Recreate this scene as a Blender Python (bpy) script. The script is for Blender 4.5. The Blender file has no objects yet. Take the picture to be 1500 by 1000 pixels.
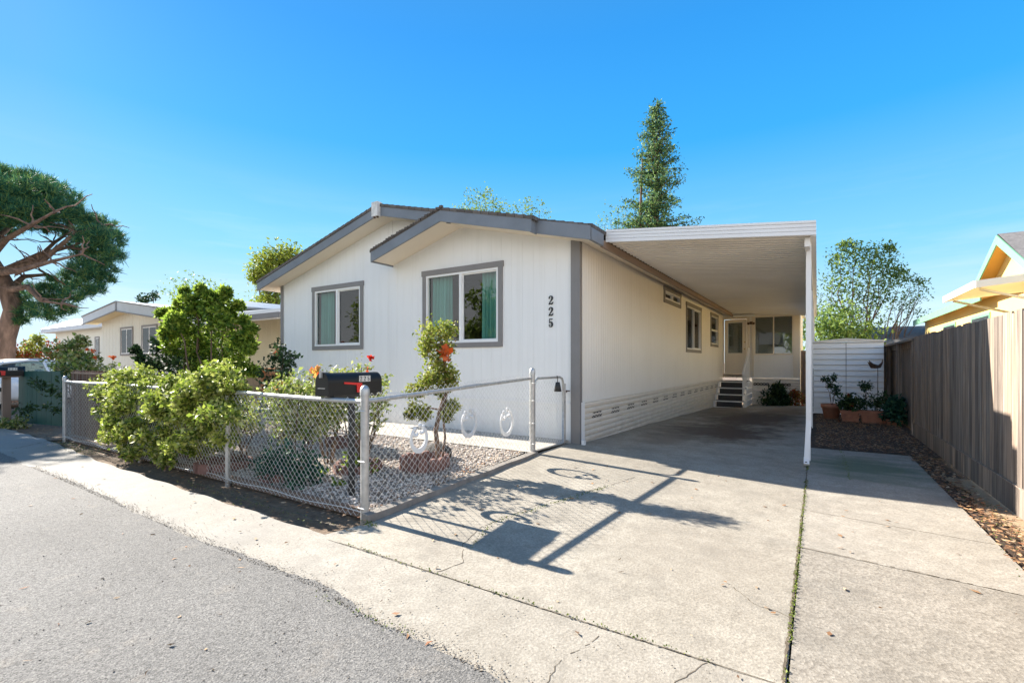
import bpy, math, random
import numpy as np
from mathutils import Vector, Matrix
S = bpy.context.scene
COL = S.collection
rnd = random.Random(7)
rg = np.random.default_rng(7)
# ------------------------------------------------------------------ camera frame (used to turn measured sightlines into places)
F_PX, CX, HY, EYE = 695.0, 750.0, 530.0, 1.35
SA, CA = 0.541, 0.841

def at(px, py, Z):
    l = (px - CX) / F_PX * Z
    return Vector((-SA * Z + CA * l, CA * Z + SA * l, EYE + (HY - py) / F_PX * Z))

def itp(t, pts):
    if t <= pts[0][0]: return pts[0][1]
    for (a, b), (c, d) in zip(pts, pts[1:]):
        if t <= c: return b + (d - b) * (t - a) / (c - a)
    return pts[-1][1]
PL = [(2.7, 0), (5.4, .125), (6.5, .13), (9.5, .06), (14, -.08), (19.3, -.25)]
PR = [(13, 0), (19.3, -.12)]
def zg(X, Y):
    a, b = itp(Y, PL), itp(Y, PR)
    if X > 0: return 0.0 if Y < 15 else b * max(0, 1 - X / 3)
    if X > -3: return b + (a - b) * (-X / 3.0)
    if X > -11.5: return a
    return a * max(0.0, 1 - (-11.5 - X) / 4.0)

# ------------------------------------------------------------------ materials
def new_mat(name):
    m = bpy.data.materials.new(name); m.use_nodes = True
    nt = m.node_tree; b = nt.nodes['Principled BSDF']
    return m, nt, b
def link(nt, a, b): nt.links.new(a, b)
def coords(nt, scale=(1, 1, 1)):
    g = nt.nodes.new('ShaderNodeNewGeometry')
    mp = nt.nodes.new('ShaderNodeMapping'); mp.inputs['Scale'].default_value = scale
    link(nt, g.outputs['Position'], mp.inputs['Vector'])
    return mp.outputs['Vector']
def noise(nt, vec, scale, detail=4, rough=.55, dist=0):
    n = nt.nodes.new('ShaderNodeTexNoise'); n.inputs['Scale'].default_value = scale
    n.inputs['Detail'].default_value = detail; n.inputs['Roughness'].default_value = rough
    n.inputs['Distortion'].default_value = dist
    link(nt, vec, n.inputs['Vector']); return n.outputs['Fac']
def ramp(nt, fac, stops):
    r = nt.nodes.new('ShaderNodeValToRGB'); e = r.color_ramp.elements
    while len(e) < len(stops): e.new(.5)
    for el, (p, c) in zip(e, stops):
        el.position = p; el.color = (*c, 1) if len(c) == 3 else c
    link(nt, fac, r.inputs['Fac']); return r.outputs['Color']
def mixc(nt, fac, a, b, mode='MIX'):
    m = nt.nodes.new('ShaderNodeMix'); m.data_type = 'RGBA'; m.blend_type = mode
    if isinstance(fac, (int, float)): m.inputs[0].default_value = fac
    else: link(nt, fac, m.inputs[0])
    for i, v in ((6, a), (7, b)):
        if isinstance(v, tuple): m.inputs[i].default_value = (*v, 1)
        else: link(nt, v, m.inputs[i])
    return m.outputs[2]
def maprange(nt, v, a, b, c=0, d=1):
    m = nt.nodes.new('ShaderNodeMapRange'); m.inputs[1].default_value = a; m.inputs[2].default_value = b
    m.inputs[3].default_value = c; m.inputs[4].default_value = d
    link(nt, v, m.inputs[0]); return m.outputs[0]
def bump(nt, b, h, strength, dist):
    n = nt.nodes.new('ShaderNodeBump'); n.inputs['Strength'].default_value = strength
    n.inputs['Distance'].default_value = dist
    link(nt, h, n.inputs['Height']); link(nt, n.outputs['Normal'], b.inputs['Normal'])

def M(name, rgb, rough=.6, var=.12, vs=3.0, bs=None, bd=.002, metal=0, spec=.5, scale=(1, 1, 1), dirt=0.0, dirtc=(.2, .17, .13)):
    m, nt, b = new_mat(name)
    b.inputs['Roughness'].default_value = rough; b.inputs['Metallic'].default_value = metal
    b.inputs['Specular IOR Level'].default_value = spec
    v = coords(nt, scale)
    n = noise(nt, v, vs, 6, .6)
    lo = tuple(c * (1 - var) for c in rgb); hi = tuple(min(.95, c * (1 + var)) for c in rgb)
    c = ramp(nt, n, [(.3, lo), (.7, hi)])
    if dirt:
        d = maprange(nt, noise(nt, v, vs * .37, 8, .7), .55, .8, 0, dirt)
        c = mixc(nt, d, c, dirtc)
    link(nt, c, b.inputs['Base Color'])
    if name in ('siding', 'skirt_panel', 'side_siding'):   # soil splashed up on the lowest boards, faint rain streaks
        sx = nt.nodes.new('ShaderNodeSeparateXYZ'); link(nt, v, sx.inputs[0])
        h = nt.nodes.new('ShaderNodeMath'); h.operation = 'ADD'; link(nt, sx.outputs['Z'], h.inputs[0]); link(nt, maprange(nt, noise(nt, v, 5, 6, .7), .3, .7, -.12, .12), h.inputs[1])
        c = mixc(nt, maprange(nt, h.outputs[0], .38, .08, 0, .30), c, (.42, .36, .28))
        st = coords(nt, (9, 9, .35)); c = mixc(nt, maprange(nt, noise(nt, st, 1.0, 5, .6), .52, .75, 0, .13), c, (.45, .42, .36))
        link(nt, c, b.inputs['Base Color'])
    if bs: bump(nt, b, noise(nt, v, bs, 5, .6), 1.0, bd)
    return m

def leafmat(name, cols, trans=.35, rough=.6, spec=.18):
    m, nt, b = new_mat(name)
    g = nt.nodes.new('ShaderNodeNewGeometry')
    st = [((i + .5) / len(cols), c) for i, c in enumerate(cols)]
    c = ramp(nt, g.outputs['Random Per Island'], st)
    link(nt, c, b.inputs['Base Color']); b.inputs['Roughness'].default_value = rough
    b.inputs['Specular IOR Level'].default_value = spec
    t = nt.nodes.new('ShaderNodeBsdfTranslucent')
    bright = mixc(nt, .5, c, (.35, .5, .06)) if trans > .3 else c
    link(nt, bright, t.inputs['Color'])
    mx = nt.nodes.new('ShaderNodeMixShader'); mx.inputs[0].default_value = trans
    link(nt, b.outputs[0], mx.inputs[1]); link(nt, t.outputs[0], mx.inputs[2])
    link(nt, mx.outputs[0], nt.nodes['Material Output'].inputs['Surface'])
    return m

def isl(name, cols, rough=.8, bs=None, bd=.003):
    m, nt, b = new_mat(name)
    g = nt.nodes.new('ShaderNodeNewGeometry')
    c = ramp(nt, g.outputs['Random Per Island'], [((i + .5) / len(cols), k) for i, k in enumerate(cols)])
    v = coords(nt)
    c = mixc(nt, .35, c, ramp(nt, noise(nt, v, 14, 6, .7), [(.3, (.25, .25, .25)), (.7, (1, 1, 1))]), 'MULTIPLY')
    link(nt, c, b.inputs['Base Color']); b.inputs['Roughness'].default_value = rough
    if bs: bump(nt, b, noise(nt, v, bs, 5, .6), 1, bd)
    return m

MT = {}
MT['siding'] = M('siding', (.82, .82, .805), .55, .02, .9, 60, .0008, dirt=.10, dirtc=(.5, .45, .38))
MT['side_siding'] = M('side_siding', (.84, .81, .755), .55, .03, .9, 60, .0008, dirt=.12, dirtc=(.5, .45, .38))
MT['soffit'] = M('soffit', (.76, .68, .56), .6, .03, 1.3)
MT['fascia'] = M('fascia_paint', (.185, .205, .23), .55, .12, 2.5, 25, .002, dirt=.3, dirtc=(.12, .12, .12))
MT['trim'] = M('trim_paint', (.215, .205, .20), .55, .06, 3, 30, .001)
MT['browntrim'] = M('brown_gutter', (.24, .165, .125), .45, .06, 3)
MT['whitewood'] = M('peeling_white', (.68, .66, .62), .7, .2, 14, 30, .003, dirt=.6, dirtc=(.25, .2, .16))
MT['vinyl'] = M('white_vinyl', (.82, .82, .81), .35, .02, 3)
MT['white'] = M('white_enamel', (.80, .80, .79), .4, .04, 2, dirt=.12, dirtc=(.5, .46, .4))
MT['skirt'] = M('skirt_panel', (.74, .685, .60), .6, .06, 5, 40, .004, dirt=.25, dirtc=(.48, .42, .35))
MT['ceil'] = M('carport_pan', (.85, .81, .74), .45, .06, .7, dirt=.35, dirtc=(.36, .27, .17))
MT['dark'] = M('dark_void', (.02, .018, .016), .8, .2)
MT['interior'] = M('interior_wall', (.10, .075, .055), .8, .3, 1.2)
MT['curtain'] = M('curtain_cloth', (.16, .42, .34), .85, .15, 3, scale=(1, 1, .3))
MT['galv'] = M('galvanised', (.48, .48, .47), .42, .18, 18, 60, .0006, metal=.55, dirt=.2, dirtc=(.3, .27, .22))
MT['wire'] = M('galvanised_wire', (.72, .72, .70), .45, .1, 10, metal=.15)
MT['black'] = M('black_enamel', (.012, .012, .012), .4, .15, 6, spec=.3)
MT['blackpost'] = M('black_post_paint', (.02, .02, .02), .55, .2, 12, 50, .001, dirt=.3, dirtc=(.12, .1, .08))
MT['red'] = M('red_flag_paint', (.65, .02, .015), .45, .1)
MT['plate'] = M('reflective_plate', (.62, .60, .55), .4, .08, 30)
MT['number'] = M('number_paint', (.01, .014, .02), .4, .1)
MT['terracotta'] = M('terracotta', (.36, .155, .095), .85, .25, 9, 50, .002, dirt=.4, dirtc=(.45, .33, .27))
MT['redblock'] = M('scalloped_block', (.20, .105, .085), .9, .25, 12, 60, .003, dirt=.35, dirtc=(.36, .27, .24))
MT['rock'] = M('dark_rock', (.05, .046, .042), .9, .4, 12, 20, .02)
MT['bark'] = M('bark', (.17, .11, .075), .9, .35, 5, 22, .02, scale=(1, 1, .25))
MT['pinebark'] = M('pine_bark', (.235, .15, .11), .9, .55, 5, 9, .12, scale=(1, 1, .3))
MT['stem'] = M('rose_cane', (.13, .085, .05), .8, .3, 20)
MT['teal'] = M('teal_boards', (.012, .075, .062), .6, .18, 4, 30, .002, scale=(1, 1, .2))
MT['cream'] = M('cream_wall', (.72, .64, .44), .6, .04, 1)
MT['nwall'] = M('neighbour_wall', (.76, .76, .68), .6, .03, 1)
MT['nroof'] = M('white_metal_roof', (.82, .83, .84), .4, .03, 1)
MT['bluefascia'] = M('pale_fascia', (.62, .66, .70), .55, .06, 3)
MT['groof'] = M('grey_shingle', (.16, .15, .145), .9, .25, 7, 20, .01)
MT['yellow'] = M('yellow_wall', (.78, .56, .21), .6, .04, 1)
MT['yellowsoffit'] = M('orange_soffit', (.70, .36, .05), .6, .05, 1)
MT['mint'] = M('mint_fascia', (.15, .33, .21), .55, .06, 3)
MT['cedar'] = M('cedar_boards', (.48, .30, .16), .8, .15, 4, 30, .003, scale=(1, 1, .2))
MT['orangewood'] = M('orange_wood_rail', (.55, .22, .08), .7, .12, 5)
MT['greywood'] = M('grey_plastic', (.34, .35, .35), .6, .1, 5)
MT['carpaint'] = M('white_car_paint', (.80, .81, .83), .18, .01, 1, spec=.7)
MT['rubber'] = M('tyre_rubber', (.02, .02, .02), .85, .1)
MT['chrome'] = M('wheel_alloy', (.5, .5, .52), .3, .05, metal=.9)
MT['oldwood'] = M('weathered_post', (.22, .15, .11), .85, .25, 6, 30, .004, scale=(1, 1, .15))
MT['rust'] = M('rusty_metal', (.10, .06, .04), .8, .4, 20, 40, .002)
MT['carpet'] = M('stair_carpet', (.055, .055, .058), .95, .3, 60, 120, .003)
MT['brass'] = M('brass_knob', (.5, .38, .18), .3, .05, metal=.9)

MT['screen'] = M('window_shade', (.24, .215, .185), .75, .08, 2)
MT['kerb'] = M('kerb_concrete', (.25, .225, .195), .9, .22, 8, 30, .008, dirt=.4, dirtc=(.15, .14, .12))

def glass_mat(name, tint=(.8, .85, .85), fac=.22):
    m, nt, b = new_mat(name); nt.nodes.remove(b)
    tr = nt.nodes.new('ShaderNodeBsdfTransparent'); tr.inputs[0].default_value = (*tint, 1)
    gl = nt.nodes.new('ShaderNodeBsdfGlossy'); gl.inputs['Roughness'].default_value = .015
    gl.inputs['Color'].default_value = (.95, .97, 1, 1)
    fr = nt.nodes.new('ShaderNodeLayerWeight'); fr.inputs['Blend'].default_value = fac
    mx = nt.nodes.new('ShaderNodeMixShader')
    mr = maprange(nt, fr.outputs['Fresnel'], 0, 1, .05, .9)
    link(nt, mr, mx.inputs[0]); link(nt, tr.outputs[0], mx.inputs[1]); link(nt, gl.outputs[0], mx.inputs[2])
    link(nt, mx.outputs[0], nt.nodes['Material Output'].inputs['Surface'])
    return m
MT['glass'] = glass_mat('window_glass', fac=.14)
MT['carglass'] = glass_mat('car_glass', (.38, .46, .46), .12)

def shingle_mat():
    m, nt, b = new_mat('roof_shingle')
    v = coords(nt)
    br = nt.nodes.new('ShaderNodeTexBrick'); br.inputs['Scale'].default_value = 3.2
    br.inputs['Color1'].default_value = (.10, .085, .075, 1); br.inputs['Color2'].default_value = (.17, .145, .125, 1)
    br.inputs['Mortar'].default_value = (.03, .027, .025, 1); br.inputs['Mortar Size'].default_value = .015
    link(nt, v, br.inputs['Vector'])
    n = noise(nt, v, 60, 3)
    link(nt, mixc(nt, .5, br.outputs['Color'], ramp(nt, n, [(.3, (.4, .4, .4)), (.7, (1, 1, 1))]), 'MULTIPLY'), b.inputs['Base Color'])
    b.inputs['Roughness'].default_value = .9; bump(nt, b, n, 1, .004)
    return m
MT['shingle'] = shingle_mat()

def wood_fence_mat():
    m, nt, b = new_mat('weathered_fence')
    g = nt.nodes.new('ShaderNodeNewGeometry')
    v = coords(nt, (18, 18, .7))
    n = noise(nt, v, 1.6, 8, .65, .6)
    c = ramp(nt, n, [(.30, (.10, .08, .066)), (.5, (.25, .21, .18)), (.70, (.44, .395, .345))])
    t = ramp(nt, g.outputs['Random Per Island'], [(0, (.55, .52, .50)), (.5, (.9, .87, .84)), (1, (1.25, 1.1, .95))])
    c = mixc(nt, 1, c, t, 'MULTIPLY')
    link(nt, c, b.inputs['Base Color']); b.inputs['Roughness'].default_value = .88
    bump(nt, b, n, 1, .006)
    return m
MT['fence'] = wood_fence_mat()

def asphalt_mat():
    m, nt, b = new_mat('aged_asphalt')
    v = coords(nt)
    vo = nt.nodes.new('ShaderNodeTexVoronoi'); vo.inputs['Scale'].default_value = 130; link(nt, v, vo.inputs['Vector'])
    vr = nt.nodes.new('ShaderNodeTexVoronoi'); vr.inputs['Scale'].default_value = 75; link(nt, v, vr.inputs['Vector'])
    big = noise(nt, v, .55, 5, .6); mid = noise(nt, v, 4.5, 6, .65)
    base = ramp(nt, big, [(.3, (.145, .14, .132)), (.7, (.21, .203, .19))])
    sp = ramp(nt, vo.outputs['Color'], [(.05, (.30, .30, .30)), (.45, (.78, .78, .78)), (.9, (1.25, 1.23, 1.2))])
    c = mixc(nt, .85, base, sp, 'MULTIPLY')
    sp2 = ramp(nt, vr.outputs['Color'], [(.12, (.45, .45, .45)), (.3, (1, 1, 1))])
    c = mixc(nt, .6, c, sp2, 'MULTIPLY')
    c = mixc(nt, maprange(nt, mid, .58, .78, 0, .45), c, (.30, .26, .21))
    link(nt, c, b.inputs['Base Color']); b.inputs['Roughness'].default_value = .9
    pit = noise(nt, v, 150, 3, .7); pf = ramp(nt, pit, [(.34, (.22, .22, .22)), (.46, (1, 1, 1)), (.66, (1.25, 1.25, 1.25))])
    c = mixc(nt, .9, c, pf, 'MULTIPLY'); link(nt, c, b.inputs['Base Color'])
    h = mixc(nt, .5, pit, vr.outputs['Distance'], 'ADD')
    bump(nt, b, h, .7, .007)
    return m
MT['asphalt'] = asphalt_mat()

def concrete_mat(name, c0, c1, rough_agg=.0, stain=0, green=0, road=0):
    m, nt, b = new_mat(name)
    v = coords(nt)
    big = noise(nt, v, .8, 6, .62); mid = noise(nt, v, 6, 7, .7); fine = noise(nt, v, 70, 3, .6)
    c = ramp(nt, big, [(.28, c0), (.72, c1)])
    c = mixc(nt, .55, c, ramp(nt, mid, [(.3, (.62, .59, .55)), (.62, (1.06, 1.05, 1.03))]), 'MULTIPLY')
    c = mixc(nt, .7, c, ramp(nt, fine, [(.32, (.62, .60, .58)), (.6, (1.08, 1.08, 1.08))]), 'MULTIPLY')
    vo = nt.nodes.new('ShaderNodeTexVoronoi'); vo.inputs['Scale'].default_value = 75; link(nt, v, vo.inputs['Vector'])
    if rough_agg:
        c = mixc(nt, rough_agg, c, ramp(nt, vo.outputs['Color'], [(.1, (.38, .36, .34)), (.5, (.9, .88, .85)), (.9, (1.2, 1.2, 1.2))]), 'MULTIPLY')
    sx = nt.nodes.new('ShaderNodeSeparateXYZ'); link(nt, v, sx.inputs[0])
    wear = noise(nt, v, 2.3, 8, .72); c = mixc(nt, maprange(nt, wear, .48, .70, 0, .62), c, tuple(k * .62 for k in c0))
    drips = noise(nt, v, 13, 3, .5); c = mixc(nt, maprange(nt, drips, .70, .78, 0, .5), c, (.13, .11, .09))
    if road:   # the old apron greys into the road away from the driveway
        fx_ = maprange(nt, sx.outputs['X'], -2.2, -5.5, 0, .9); fm = nt.nodes.new('ShaderNodeMath'); fm.operation = 'MULTIPLY'; link(nt, fx_, fm.inputs[0]); link(nt, maprange(nt, noise(nt, v, 1.1, 7, .7), .35, .6, .35, 1), fm.inputs[1])
        c = mixc(nt, fm.outputs[0], c, (.235, .225, .21))
    if stain:   # old rust and oil stains on the slab under the carport
        def blob(cx, cy, rx, ry, amt, col, cc, ns=2.2):
            mp = nt.nodes.new('ShaderNodeMapping'); mp.vector_type = 'POINT'
            mp.inputs['Location'].default_value = (-cx / rx, -cy / ry, 0); mp.inputs['Scale'].default_value = (1 / rx, 1 / ry, 0)
            link(nt, v, mp.inputs['Vector'])
            ln = nt.nodes.new('ShaderNodeVectorMath'); ln.operation = 'LENGTH'; link(nt, mp.outputs[0], ln.inputs[0])
            ad = nt.nodes.new('ShaderNodeMath'); ad.operation = 'ADD'; link(nt, ln.outputs['Value'], ad.inputs[0])
            nn = maprange(nt, noise(nt, v, ns, 7, .75), .3, .7, -.45, .45); link(nt, nn, ad.inputs[1])
            f = maprange(nt, ad.outputs[0], 1.3, .55, 0, amt)
            return mixc(nt, f, cc, col)
        c = blob(-1.3, 12.9, 1.1, 2.4, .95, (.075, .045, .026), c)
        c = blob(-1.55, 9.7, .95, 1.25, .95, (.07, .042, .025), c)
        c = blob(-2.15, 8.2, .35, .8, .5, (.14, .10, .07), c)
        c = blob(-2.3, 15.0, .7, 2.2, .6, (.15, .11, .07), c)
        c = blob(-2.2, 9.3, .5, 1.6, .35, (.16, .14, .12), c)
        c = blob(-.8, 16.0, .6, 1.8, .6, (.15, .10, .06), c)
        c = blob(-.7, 3.4, .6, .5, .3, (.22, .19, .15), c, 5)
    if green:   # algae film on the damp end of the slab
        mp = nt.nodes.new('ShaderNodeMapping'); mp.inputs['Location'].default_value = (-.55 / .7, -7.5 / .75, 0)
        mp.inputs['Scale'].default_value = (1 / .7, 1 / .75, 0); link(nt, v, mp.inputs['Vector'])
        ln = nt.nodes.new('ShaderNodeVectorMath'); ln.operation = 'LENGTH'; link(nt, mp.outputs[0], ln.inputs[0])
        ad = nt.nodes.new('ShaderNodeMath'); ad.operation = 'ADD'; link(nt, ln.outputs['Value'], ad.inputs[0])
        mp2 = nt.nodes.new('ShaderNodeMapping'); mp2.inputs['Scale'].default_value = (.5, 2.5, 1); link(nt, v, mp2.inputs['Vector'])
        link(nt, maprange(nt, noise(nt, mp2.outputs[0], 1.6, 5, .6), .3, .7, -.6, .6), ad.inputs[1])
        c = mixc(nt, maprange(nt, ad.outputs[0], 1.3, .3, 0, .8), c, (.085, .115, .06))
    link(nt, c, b.inputs['Base Color']); b.inputs['Roughness'].default_value = .88
    h = mixc(nt, .5, fine, vo.outputs['Distance'], 'ADD')
    bump(nt, b, h, .5, .003 + .003 * rough_agg)
    return m
MT['drive'] = concrete_mat('driveway_concrete', (.30, .272, .225), (.40, .37, .312), .25, stain=1)
MT['apron'] = concrete_mat('apron_concrete', (.30, .275, .23), (.39, .362, .312), .25, road=1)
MT['slab_s'] = concrete_mat('side_slab_smooth', (.30, .275, .232), (.40, .37, .32), .15, green=1)
MT['slab_r'] = concrete_mat('side_slab_rough', (.25, .23, .195), (.34, .312, .268), .45)
MT['path'] = concrete_mat('path_concrete', (.42, .39, .34), (.54, .50, .45), .15)

def soil_mat(name, a, b_, bd=.03, s=9):
    m, nt, b = new_mat(name); v = coords(nt)
    n = noise(nt, v, s, 8, .75); k = noise(nt, v, .8, 4)
    c = ramp(nt, n, [(.3, a), (.7, b_)])
    c = mixc(nt, .5, c, ramp(nt, k, [(.3, (.6, .6, .6)), (.7, (1, 1, 1))]), 'MULTIPLY')
    link(nt, c, b.inputs['Base Color']); b.inputs['Roughness'].default_value = .95
    bump(nt, b, n, 1, bd); return m
MT['soil'] = soil_mat('bare_soil', (.11, .075, .05), (.27, .19, .125))
MT['mulch'] = soil_mat('mulch_soil', (.03, .02, .013), (.10, .062, .04))
MT['sand'] = soil_mat('sandy_soil', (.30, .20, .12), (.44, .32, .20), .01)
MT['gravelbed'] = soil_mat('gravel_bed_base', (.18, .15, .12), (.50, .45, .39), .02, 30)
MT['reed'] = isl('reed_screen', [(.08, .045, .03), (.20, .12, .085), (.28, .20, .15), (.15, .06, .035), (.22, .19, .16)], .9)
MT['gravel'] = isl('pale_gravel', [(.33, .26, .21), (.62, .53, .46), (.76, .68, .60), (.50, .39, .32), (.82, .76, .70), (.24, .19, .15)], .85)
MT['gritm'] = isl('grit_stone', [(.10, .075, .05), (.20, .16, .12), (.30, .26, .21), (.13, .12, .11)], .9)
MT['litter'] = isl('dry_leaves', [(.22, .11, .05), (.38, .20, .09), (.50, .30, .15), (.14, .07, .035), (.55, .40, .25), (.30, .12, .05)], .8)
MT['mossm'] = leafmat('moss_green', [(.07, .10, .02), (.13, .19, .03), (.20, .24, .05)], .2)
MT['crackm'] = M('crack_dirt', (.12, .095, .065), .95, .5, 12)

MT['hedge'] = leafmat('hedge_leaf', [(.035, .07, .012), (.10, .16, .02), (.26, .33, .05), (.50, .53, .12), (.40, .44, .08), (.62, .60, .24), (.02, .04, .01), (.52, .50, .16)], .32, .5, .25)
MT['shrub'] = leafmat('tall_shrub_leaf', [(.07, .14, .025), (.16, .28, .035), (.34, .45, .06), (.52, .60, .11), (.03, .07, .01)], .45, .5, .25)
MT['darkshrub'] = leafmat('dark_shrub_leaf', [(.02, .045, .018), (.035, .075, .028), (.06, .11, .04)], .2)
MT['rose'] = leafmat('rose_leaf', [(.06, .11, .025), (.14, .21, .04), (.30, .36, .09), (.48, .48, .20), (.18, .11, .04), (.60, .57, .36)], .35, .5, .3)
MT['topiary'] = leafmat('topiary_leaf', [(.07, .10, .02), (.18, .22, .03), (.34, .37, .05), (.24, .15, .05), (.46, .44, .14)], .35, .5, .25)
MT['pine'] = leafmat('pine_needle', [(.018, .08, .045), (.03, .13, .075), (.07, .20, .09), (.20, .29, .08)], .28)
MT['redwood'] = leafmat('conifer_leaf', [(.03, .08, .045), (.06, .14, .06), (.13, .23, .075), (.22, .32, .10)], .3)
MT['airy'] = leafmat('airy_leaf', [(.04, .09, .04), (.09, .16, .05), (.16, .26, .06), (.24, .32, .10)], .35)
MT['yellowtree'] = leafmat('yellow_leaf', [(.10, .13, .02), (.22, .25, .03), (.36, .36, .05), (.16, .15, .03)], .35)
MT['redleaf'] = leafmat('red_leaf', [(.25, .03, .02), (.38, .08, .03), (.30, .20, .04), (.12, .14, .03)], .3)
MT['agave'] = leafmat('blue_green_leaf', [(.015, .07, .045), (.025, .10, .065), (.05, .13, .07)], .15)
MT['flower_red'] = leafmat('red_petal', [(.60, .03, .02), (.70, .08, .04), (.55, .02, .02)], .3)
MT['flower_orange'] = leafmat('orange_petal', [(.75, .16, .03), (.70, .24, .10), (.78, .12, .02)], .3)
MT['flower_yellow'] = leafmat('yellow_petal', [(.75, .55, .12), (.78, .40, .15)], .3)
MT['flower_white'] = leafmat('white_petal', [(.75, .72, .68), (.70, .66, .66)], .3)

# ------------------------------------------------------------------ mesh builder
class MB:
    def __init__(s): s.v = []; s.f = []; s.sm = []; s.smooth = False
    def add(s, vs, fs, smooth=None):
        o = len(s.v); s.v += [tuple(v) for v in vs]; s.f += [tuple(i + o for i in f) for f in fs]
        s.sm += [s.smooth if smooth is None else smooth] * len(fs); return s
    def box(s, x0, x1, y0, y1, z0, z1, mat=None):
        vs = [(x, y, z) for z in (z0, z1) for y in (y0, y1) for x in (x0, x1)]
        if mat is not None: vs = [mat @ Vector(v) for v in vs]
        return s.add(vs, [(0, 2, 3, 1), (4, 5, 7, 6), (0, 1, 5, 4), (2, 6, 7, 3), (0, 4, 6, 2), (1, 3, 7, 5)], False)
    def hexa(s, p):  # 8 points, bottom ring 0-3, top ring 4-7
        return s.add(p, [(3, 2, 1, 0), (4, 5, 6, 7), (0, 1, 5, 4), (1, 2, 6, 5), (2, 3, 7, 6), (3, 0, 4, 7)], False)
    def tube(s, pts, r, n=8, caps=True):
        pts = [Vector(p) for p in pts]; k = len(pts)
        if not hasattr(r, '__len__'): r = [r] * k
        vs = []; up = None
        for i, p in enumerate(pts):
            t = (pts[min(i + 1, k - 1)] - pts[max(i - 1, 0)])
            t = t.normalized() if t.length > 1e-9 else Vector((0, 0, 1))
            if up is None:
                up = Vector((0, 0, 1)) if abs(t.z) < .9 else Vector((1, 0, 0))
            a = (up - t * up.dot(t)); a = a.normalized() if a.length > 1e-6 else t.orthogonal().normalized()
            up = a; b = t.cross(a)
            for j in range(n):
                th = 2 * math.pi * j / n
                vs.append(p + (a * math.cos(th) + b * math.sin(th)) * r[i])
        fs = [(i * n + j, i * n + (j + 1) % n, (i + 1) * n + (j + 1) % n, (i + 1) * n + j) for i in range(k - 1) for j in range(n)]
        s.add(vs, fs, n > 5)
        if caps: s.add(vs[:n], [tuple(range(n))[::-1]], False); s.add(vs[-n:], [tuple(range(n))], False)
        return s
    def lathe(s, c, prof, n=16):
        c = Vector(c); vs = []
        for r, z in prof:
            for j in range(n):
                th = 2 * math.pi * j / n; vs.append(c + Vector((r * math.cos(th), r * math.sin(th), z)))
        k = len(prof)
        return s.add(vs, [(i * n + j, i * n + (j + 1) % n, (i + 1) * n + (j + 1) % n, (i + 1) * n + j) for i in range(k - 1) for j in range(n)], True)
    def ext(s, prof, d, closed=True):  # extrude polygon of 3D points by vector d
        prof = [Vector(p) for p in prof]; d = Vector(d); n = len(prof)
        vs = prof + [p + d for p in prof]
        fs = [(i, (i + 1) % n, n + (i + 1) % n, n + i) for i in range(n if closed else n - 1)]
        if closed: fs += [tuple(range(n))[::-1], tuple(range(n, 2 * n))]
        return s.add(vs, fs, False)
    def ico(s, c, r, sub=2, jit=0, sc=(1, 1, 1), flat=False):
        import bmesh
        bm = bmesh.new(); bmesh.ops.create_icosphere(bm, subdivisions=sub, radius=1)
        vs = []
        for v in bm.verts:
            k = 1 + rnd.uniform(-jit, jit)
            vs.append((c[0] + v.co.x * r * sc[0] * k, c[1] + v.co.y * r * sc[1] * k, c[2] + v.co.z * r * sc[2] * k))
        s.add(vs, [tuple(x.index for x in f.verts) for f in bm.faces], not flat); bm.free(); return s

def mk_mesh(name, v, f, mat, smooth=None, off=(0, 0, 0)):
    me = bpy.data.meshes.new(name)
    off = np.array(off, dtype=float)
    me.from_pydata((np.array(v, dtype=float) - off).tolist(), [], f)
    if smooth is not None: me.polygons.foreach_set('use_smooth', smooth)
    me.materials.append(mat); me.update()
    return me
def obj(name, mb, mat, parent=None, **kw):
    off = ROOT.get(parent.name, (0, 0, 0)) if parent else (0, 0, 0)
    me = mk_mesh(name, mb.v, mb.f, MT[mat] if isinstance(mat, str) else mat, mb.sm, off)
    o = bpy.data.objects.new(name, me); COL.objects.link(o)
    if parent: o.parent = parent
    ROOT[o.name] = off
    for k, v in kw.items(): o[k] = v
    return o
ROOT = {}
def thing(name, label, cat, loc, group=None):
    o = bpy.data.objects.new(name, None); COL.objects.link(o); o.location = loc
    o.empty_display_size = .2
    o['label'] = label; o['category'] = cat
    if group: o['group'] = group
    ROOT[o.name] = tuple(loc); return o
def npobj(name, V, F, mat, parent=None, smooth=False, **kw):
    """fast mesh from numpy: V (n,3), F (m,4)"""
    off = np.array(ROOT.get(parent.name, (0, 0, 0)) if parent else (0, 0, 0))
    me = bpy.data.meshes.new(name); V = V - off; m, k = F.shape
    me.vertices.add(len(V)); me.vertices.foreach_set('co', V.astype(np.float32).ravel())
    me.loops.add(m * k); me.loops.foreach_set('vertex_index', F.astype(np.int32).ravel())
    me.polygons.add(m); me.polygons.foreach_set('loop_start', np.arange(0, m * k, k, dtype=np.int32))
    me.polygons.foreach_set('loop_total', np.full(m, k, dtype=np.int32))
    me.update(calc_edges=True); me.validate()
    me.materials.append(MT[mat] if isinstance(mat, str) else mat)
    o = bpy.data.objects.new(name, me); COL.objects.link(o)
    if parent: o.parent = parent
    ROOT[o.name] = tuple(off)
    for a, b in kw.items(): o[a] = b
    return o

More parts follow.
